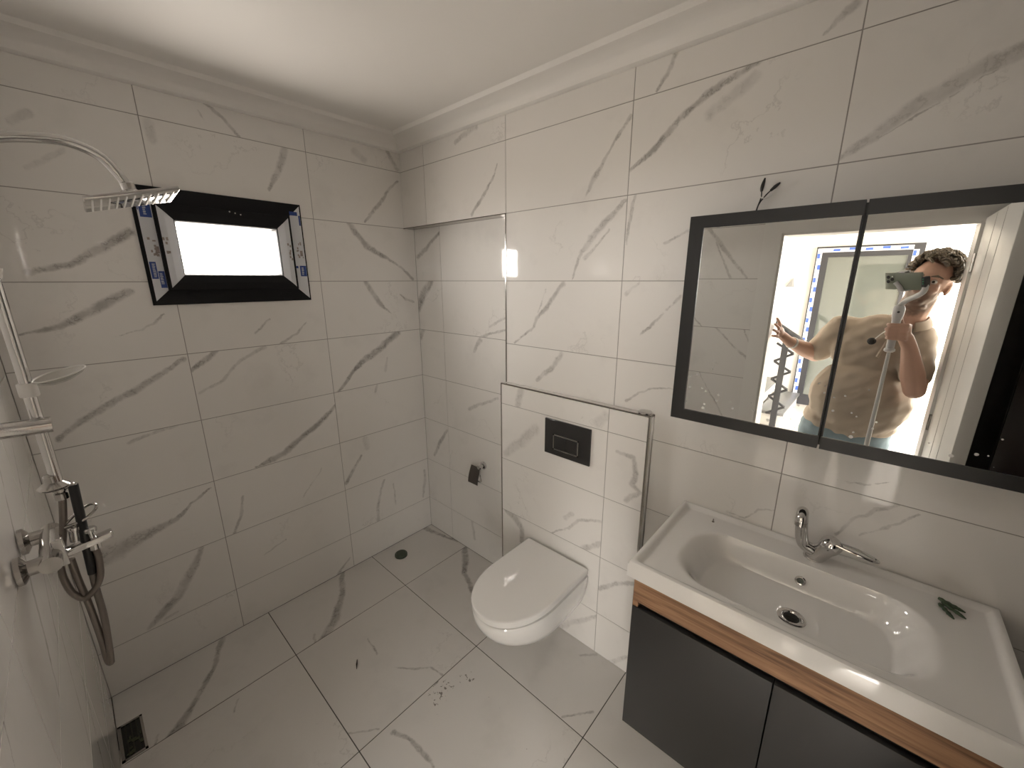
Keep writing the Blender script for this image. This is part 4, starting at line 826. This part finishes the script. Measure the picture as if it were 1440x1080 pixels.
# ---------------------------------------------------------------- person, phone, gimbal
def remesh(mb, name, mat, voxel, parent, label=None, smooth=6, origin=None, disp=None):
    origin = origin or PW[parent]
    me = mb.mesh(name, mat, origin); o = bpy.data.objects.new('tmp', me); COL.objects.link(o)
    m = o.modifiers.new('r', 'REMESH'); m.mode = 'VOXEL'; m.voxel_size = voxel; m.use_smooth_shade = True
    m = o.modifiers.new('s', 'SMOOTH'); m.iterations = smooth; m.factor = .5
    dg = bpy.context.evaluated_depsgraph_get(); me2 = bpy.data.meshes.new_from_object(o.evaluated_get(dg)); me2.name = name
    bpy.data.objects.remove(o); me2.materials.clear(); me2.materials.append(mat)
    if disp:
        for v in me2.vertices: v.co += v.normal * disp(v.co + Vector(origin))
    me2.polygons.foreach_set('use_smooth', [True] * len(me2.polygons))
    return tag(link(name, me2, parent, origin), label)
M_SKIN = plain('skin', (.52, .32, .24), .5, var=.10, vscale=12)
M_SHIRT = plain('beige_polo_knit', (.40, .335, .27), .85, bump=.35, bscale=35, var=.06)
M_JEANS = plain('washed_denim', (.22, .29, .33), .85, bump=.3, bscale=200, var=.25, vscale=10)
M_HAIR = plain('brown_curls', (.13, .10, .068), .5, var=.5, vscale=40)
M_BEARD = plain('beard_stubble', (.25, .155, .115), .8, var=.4, vscale=150)
pe = empty('person', (1.90, 2.15, 0), 'person in beige polo shirt and jeans in the doorway, holding a phone gimbal', 'person')
J = {k: Vector(v) for k, v in dict(hip=(1.90, 2.12, .88), belly=(1.85, 2.155, 1.05), chest=(1.88, 2.19, 1.33), neck=(1.875, 2.285, 1.50), head=(1.815, 2.325, 1.700),
      ls=(1.885, 2.015, 1.445), le=(2.01, 1.905, 1.255), lw=(1.79, 1.785, 1.352), rs=(1.855, 2.345, 1.420), re=(1.675, 2.362, 1.175), rw=(1.548, 2.300, 1.405)).items()}
tilt = math.radians(14); yaw = math.radians(14)
hu = Vector((0, math.sin(tilt), math.cos(tilt))); hf_ = Vector((-math.cos(yaw), -math.sin(yaw), -.02)); hf_ = (hf_ - hu * hf_.dot(hu)).normalized(); hs = hu.cross(hf_)   # up, facing, his left
HM = Matrix((hf_, hs, hu)).transposed()
H = lambda f, s, u: J['head'] + hf_ * f + hs * s + hu * u
def body_parts(mb):
    mb.ell(H(-.010, 0, .025), (.098, .078, .098), HM); mb.ell(H(.020, 0, -.045), (.072, .064, .075), HM); mb.ell(H(.058, 0, -.092), (.030, .036, .026), HM)
    mb.ell(H(.085, 0, .030), (.014, .052, .012), HM)                                                     # brow
    for s in (-1, 1):
        mb.ell(H(.066, s * .038, -.022), (.028, .024, .026), HM)                                          # cheeks
        mb.ell(H(-.012, s * .080, -.010), (.022, .010, .032), HM); mb.ell(H(-.006, s * .078, -.034), (.010, .009, .012), HM)   # ears
    mb.cap(H(.088, 0, .018), .009, H(.110, 0, -.024), .013); 
    for s in (-1, 1): mb.ell(H(.098, s * .012, -.028), (.012, .009, .009), HM)
    mb.ell(H(.088, 0, -.056), (.012, .024, .007), HM); mb.ell(H(.085, 0, -.068), (.013, .022, .008), HM)    # lips
    mb.cap(J['neck'] + Vector((.0, -.01, -.02)), .072, H(-.012, 0, -.06), .064); mb.ell(H(.018, 0, -.112), (.05, .05, .03), HM)
    mb.ell(J['chest'], (.12, .19, .19)); mb.ell(J['belly'], (.165, .22, .20)); mb.ell(J['hip'], (.14, .18, .14))
    mb.cap(J['neck'] + Vector((0, -.02, -.06)), .06, J['ls'], .06); mb.cap(J['neck'] + Vector((0, 0, -.06)), .06, J['rs'], .055)
    for a, b, c in (('ls', 'le', 'lw'), ('rs', 're', 'rw')):
        mb.chain([J[a], J[a].lerp(J[b], .5), J[b]], [.062, .060, .046])
        mb.chain([J[b], J[b].lerp(J[c], .35), J[c]], [.045, .049, .030])
    for s, y in ((-1, 2.01), (1, 2.225)):
        mb.chain([(1.90, y, .82), (1.90, y, .48), (1.92, y, .10)], [.085, .058, .040]); mb.cap((1.93, y, .05), .04, (1.80, y, .045), .035)
def hand_right(mb):
    """closed round the gimbal handle"""
    hxy = Vector((1.485, 2.232, 0))
    mb.ell((1.520, 2.272, 1.470), (.026, .022, .048)); mb.cap(J['rw'], .030, (1.524, 2.278, 1.450), .030); mb.ell((1.505, 2.278, 1.480), (.022, .016, .040))
    for i, z in enumerate((1.512, 1.490, 1.468, 1.448)):
        l = (1.0, 1.06, 1.0, .85)[i]
        mb.chain([(1.508, 2.282, z - .004), (1.470, 2.272, z), (1.4555, 2.246, z + .001), (1.4600, 2.246 - .032 * l, z + .001), (1.472, 2.246 - .040 * l, z)], [.0105, .0098, .0092, .0086, .0078])
    mb.chain([(1.520, 2.262, 1.478), (1.513, 2.252, 1.512), (1.500, 2.246, 1.536), (1.490, 2.243, 1.553)], [.015, .012, .0105, .0090])
def hand_left(mb):
    """laid against the door jamb"""
    w = J['lw']; mb.cap(w, .029, (1.755, 1.752, 1.388), .026); mb.ell((1.742, 1.742, 1.405), (.036, .018, .036))
    for i, (dx, dz) in enumerate(((-.028, .066), (-.050, .050), (-.060, .030), (-.056, .010))):
        b = Vector((1.735 - .010 * i, 1.735, 1.428 - .014 * i)); t = Vector((b.x + dx, 1.716, b.z + dz)); m = b.lerp(t, .5) + Vector((0, .009, 0))
        mb.chain([b, m, t], [.0100, .0092, .0080])
    mb.chain([(1.758, 1.742, 1.408), (1.768, 1.728, 1.432), (1.764, 1.718, 1.455)], [.013, .0105, .009])
def beard_skin():
    m, N, L, P = nmat('skin_with_stubble'); tc = N.new('ShaderNodeTexCoord'); P.inputs['Roughness'].default_value = .5
    jc = H(.036, 0, -.090) - PW[pe]
    d = N.new('ShaderNodeVectorMath'); d.operation = 'DISTANCE'; L.new(tc.outputs['Object'], d.inputs[0]); d.inputs[1].default_value = jc
    n = N.new('ShaderNodeTexNoise'); n.inputs['Scale'].default_value = 60; n.inputs['Detail'].default_value = 4; L.new(tc.outputs['Object'], n.inputs['Vector'])
    ad = N.new('ShaderNodeMath'); ad.operation = 'MULTIPLY_ADD'; L.new(n.outputs['Fac'], ad.inputs[0]); ad.inputs[1].default_value = .03; L.new(d.outputs['Value'], ad.inputs[2])
    r = N.new('ShaderNodeMapRange'); L.new(ad.outputs[0], r.inputs['Value'])
    for k, v in zip(('From Min', 'From Max', 'To Min', 'To Max'), (.078, .108, .85, 0)): r.inputs[k].default_value = v
    mx = N.new('ShaderNodeMix'); mx.data_type = 'RGBA'; L.new(r.outputs[0], mx.inputs[0]); mx.inputs[6].default_value = (.52, .32, .24, 1); mx.inputs[7].default_value = (.13, .085, .06, 1)
    L.new(mx.outputs[2], P.inputs[0]); return m
M_SKIN = beard_skin()
mb = MB(); body_parts(mb); hand_right(mb); hand_left(mb)
remesh(mb, 'body', M_SKIN, .0052, pe, smooth=3)
for s in (-1, 1):
    e = obj('eye', MB().ell(H(.079, s * .031, .008), (.0125, .0125, .0125), HM), plain('eye_white', (.62, .58, .54), .2), pe, smooth=True)
    obj('iris', MB().ell(H(.0905, s * .031, .008), (.0025, .006, .006), HM), plain('iris_brown', (.03, .02, .015), .2), e, smooth=True)
    obj('eyebrow', MB().chain([H(.094, s * .014, .030), H(.093, s * .034, .036), H(.078, s * .054, .030)], [.004, .0055, .003]), M_HAIR, pe)
# hair: cap and many curls
mb = MB(); mb.ell(H(-.036, 0, .050), (.086, .084, .088), HM, 20)
for k in range(330):
    th = random.uniform(0, 2 * PI); ph = random.uniform(0, 1) ** .7 * 1.75
    d = Vector((math.sin(ph) * math.cos(th), math.sin(ph) * math.sin(th), math.cos(ph)))
    if d.x > .50 and d.z < .42: continue
    if d.z < -.05 and d.x > -.25: continue
    c = Vector((-.022 + .104 * d.x, .088 * d.y, .050 + .098 * d.z)); n = d
    a = n.orthogonal().normalized(); a.rotate(Matrix.Rotation(random.uniform(0, 6.28), 3, n)); b = n.cross(a)
    R_ = random.uniform(.008, .017); pts = []
    for j in range(11):
        q = 2 * PI * 1.25 * j / 10
        p = c + a * R_ * math.cos(q) + n * (R_ * .9 * math.sin(q) + .010) + b * (.016 * (j / 10 - .5)); pts.append(H(*p))
    mb.tube(pts, [.0035 + .0035 * math.sin(PI * j / 10) for j in range(11)], 5)
obj('hair', mb, M_HAIR, pe, 'short curly brown hair', smooth=True)
# polo shirt
def wrinkle(p):
    return .0035 * math.sin(p.z * 38 + p.y * 22 + 3 * math.sin(p.x * 9 + p.y * 14)) * (.5 + .5 * math.sin(p.y * 11 + p.z * 7)) + .002 * math.sin(p.z * 90 - p.y * 60)
mb = MB(); c = J['chest']
mb.ell(c, (.138, .208, .205)); mb.ell(J['belly'], (.188, .238, .235)); mb.cap((1.87, 2.135, .93), .165, (1.87, 2.14, .97), .175); mb.ell((1.885, 2.13, .90), (.165, .225, .115))
mb.cap(J['neck'] + Vector((0, -.02, -.075)), .072, J['ls'] + Vector((0, .01, 0)), .072); mb.cap(J['neck'] + Vector((0, 0, -.075)), .072, J['rs'], .068)
mb.cap(J['ls'], .074, J['ls'].lerp(J['le'], .78), .075); mb.cap(J['rs'], .070, J['rs'].lerp(J['re'], .70), .068)
sh_o = remesh(mb, 'polo_shirt', M_SHIRT, .009, pe, 'beige short-sleeved polo shirt', 5, disp=wrinkle)
nc = J['neck'] + Vector((-.006, .0, .000))
col_ = []
for r, z in ((.080, -.020), (.076, .022), (.080, .030), (.096, .004), (.100, -.014)):
    col_.append([nc + Vector((r * 1.06 * math.cos(t), r * math.sin(t) , z - .030 * max(0, -math.cos(t)) + .02 * math.sin(t) * 0)) for t in [PI + .34 + (2 * PI - .68) * k / 30 for k in range(31)]])
obj('collar', MB().rings(col_, False, False, closed=False), M_SHIRT, sh_o, smooth=True)
obj('placket', MB().tube([nc + Vector((-.082, -.030, -.05)), Vector((1.752, 2.225, 1.405)), Vector((1.722, 2.195, 1.315))], [.010, .009, .008], 6), M_SHIRT, sh_o)
mb = MB(); mb.ell((1.895, 2.12, .85), (.165, .222, .10))
for y in (2.01, 2.225): mb.chain([(1.90, y, .80), (1.90, y, .48), (1.925, y, .085)], [.115, .085, .072])
remesh(mb, 'jeans', M_JEANS, .012, pe, 'light washed blue jeans', 4)
for y in (2.00, 2.235):
    obj('shoe', MB().rings([[(1.88 + .145 * math.cos(t) * (1 if math.cos(t) > 0 else 1.1) * s - .03, y + .052 * math.sin(t) * s, z) for t in [2 * PI * k / 24 for k in range(24)]] for s, z in ((.98, .001), (1, .02), (.97, .045), (.80, .075), (.55, .098))]), plain('dark_shoe', (.05, .05, .05), .6), pe, smooth=True)
wb = J['le'].lerp(J['lw'], .86); wd = (J['lw'] - J['le']).normalized()
obj('wristband', MB().lathe(wb, wd, [(.034, 0), (.0365, .002), (.0365, .016), (.034, .018)], 20), plain('pale_band', (.6, .58, .55), .5), pe, smooth=True)
mi = empty('lapel_microphone', (1.700, 2.165, 1.395), 'small dark furry lapel microphone clipped to the beige polo shirt', 'microphone')
obj('windscreen', MB().ell((1.708, 2.160, 1.400), (.016, .019, .019)), plain('dark_fur', (.05, .048, .045), .95, bump=1, bscale=400), mi, smooth=True)
obj('cable', MB().tube(bez([(1.708, 2.170, 1.412), (1.708, 2.19, 1.44), (1.735, 2.205, 1.455), (1.765, 2.215, 1.475)], 6), .003, 6), M_WHITE, mi)
# phone, standing exactly where the picture is taken from
ph = empty('smartphone', CAM_POS - FWD * .016 - UP * .04 + RIGHT * .05, 'grey-green smartphone held sideways in a gimbal clamp by the person', 'phone')
PC = CAM_POS + RIGHT * .062 - UP * .019 - FWD * .0135      # centre of the body
M_PHONE = plain('sage_green_case', (.20, .22, .17), .35)
obj('body', MB().obox(PC, RIGHT * .081, UP * .039, FWD * .0042), M_PHONE, ph, bevel=.0035)
obj('screen', MB().obox(PC - FWD * .0046, RIGHT * .078, UP * .036, FWD * .0003), plain('phone_screen', (.02, .02, .02), .05), ph)
cb = obj('camera_island', MB().obox(CAM_POS - FWD * .0082 + RIGHT * .008 - UP * .010, RIGHT * .019, UP * .019, FWD * .0012), M_PHONE, ph, bevel=.001)
for a, b in ((0, 0), (.0, -.020), (.018, -.010)):
    p = CAM_POS - FWD * .0072 + RIGHT * a + UP * b
    l = obj('lens', MB().lathe(p, FWD, [(.0075, -.001), (.0075, .0014), (.0066, .0018), (.0062, .0010), (0, .0008)], 20), M_BLACK, cb, smooth=True)
obj('flash', MB().lathe(CAM_POS - FWD * .0072 + RIGHT * .018 + UP * .003, FWD, [(.003, -.001), (.003, .0006), (0, .0007)], 14), M_WHITE, cb)
gm = empty('phone_gimbal', (1.485, 2.232, .87), 'light grey phone gimbal with angled arm and long thin stick in the hand', 'gimbal')
M_GIM = plain('light_grey_plastic', (.55, .54, .54), .4); M_GIMD = plain('dark_grey_rubber', (.05, .05, .05), .6)
GC = PC - FWD * .010 + RIGHT * .004
obj('clamp', MB().obox(GC, RIGHT * .016, UP * .046, FWD * .004).obox(PC + UP * .0425, RIGHT * .016, UP * .003, FWD * .012).obox(PC - UP * .0425, RIGHT * .016, UP * .003, FWD * .012), M_GIM, gm, bevel=.002)
obj('clamp_front_arm', MB().tube(bez([PC - UP * .045 + FWD * .008, PC - UP * .024 + FWD * .009 - RIGHT * .010, PC - UP * .004 + FWD * .0085 - RIGHT * .026], 5), [.010] * 6 + [.009] * 4 + [.011], 12), M_GIM, gm, smooth=True)
obj('motor', MB().lathe(GC - FWD * .002, -FWD, [(.018, 0), (.019, .003), (.019, .020), (.016, .023), (0, .024)], 22), M_GIM, gm, smooth=True)
ht = Vector((1.485, 2.230, 1.585)); e1 = PC + RIGHT * .066 - UP * .030 + FWD * .002
obj('roll_arm', MB().tube(bez([GC - FWD * .016, GC - FWD * .020 + RIGHT * .055, PC + RIGHT * .088 - FWD * .006 - UP * .01, PC + RIGHT * .080 - UP * .050, Vector((1.478, 2.250, 1.625)), ht + Vector((0, 0, .012))], 6), [.011] * 31, 12), M_GIM, gm, smooth=True)
obj('side_motor', MB().obox(PC + RIGHT * .092 - UP * .002, RIGHT * .009, UP * .022, FWD * .012), M_GIMD, gm, bevel=.003)
for k in range(3): obj('status_light', MB().ell(PC + RIGHT * .092 + UP * (.012 - k * .010) + FWD * .0125, (.003, .003, .003), None, 8), plain('green_indicator', (.05, .35, .18), .3), gm)
hd_ = obj('handle', MB().rings([[(1.485 + r * math.cos(t), 2.232 + r * .95 * math.sin(t), z) for t in [2 * PI * k / 20 for k in range(20)]] for r, z in ((.012, 1.395), (.0165, 1.400), (.0170, 1.47), (.0175, 1.53), (.0225, 1.555), (.0235, 1.585), (.018, 1.600), (.010, 1.604))]), M_GIM, gm, smooth=True)
obj('control_button', MB().lathe((1.4625, 2.232, 1.572), (-1, 0, 0), [(.005, 0), (.005, .002), (.003, .003)], 14), M_GIMD, hd_)
obj('handle_base', MB().lathe((1.485, 2.232, 1.398), (0, 0, -1), [(.019, 0), (.021, .004), (.021, .012), (.014, .018), (.007, .020)], 20), M_GIM, gm, smooth=True)
obj('stick', MB().tube([(1.485, 2.232, 1.385), (1.485, 2.232, 1.12), (1.485, 2.230, .87)], [.0075, .009, .0105], 12), plain('pale_grey_rod', (.52, .51, .50), .35), gm, smooth=True)
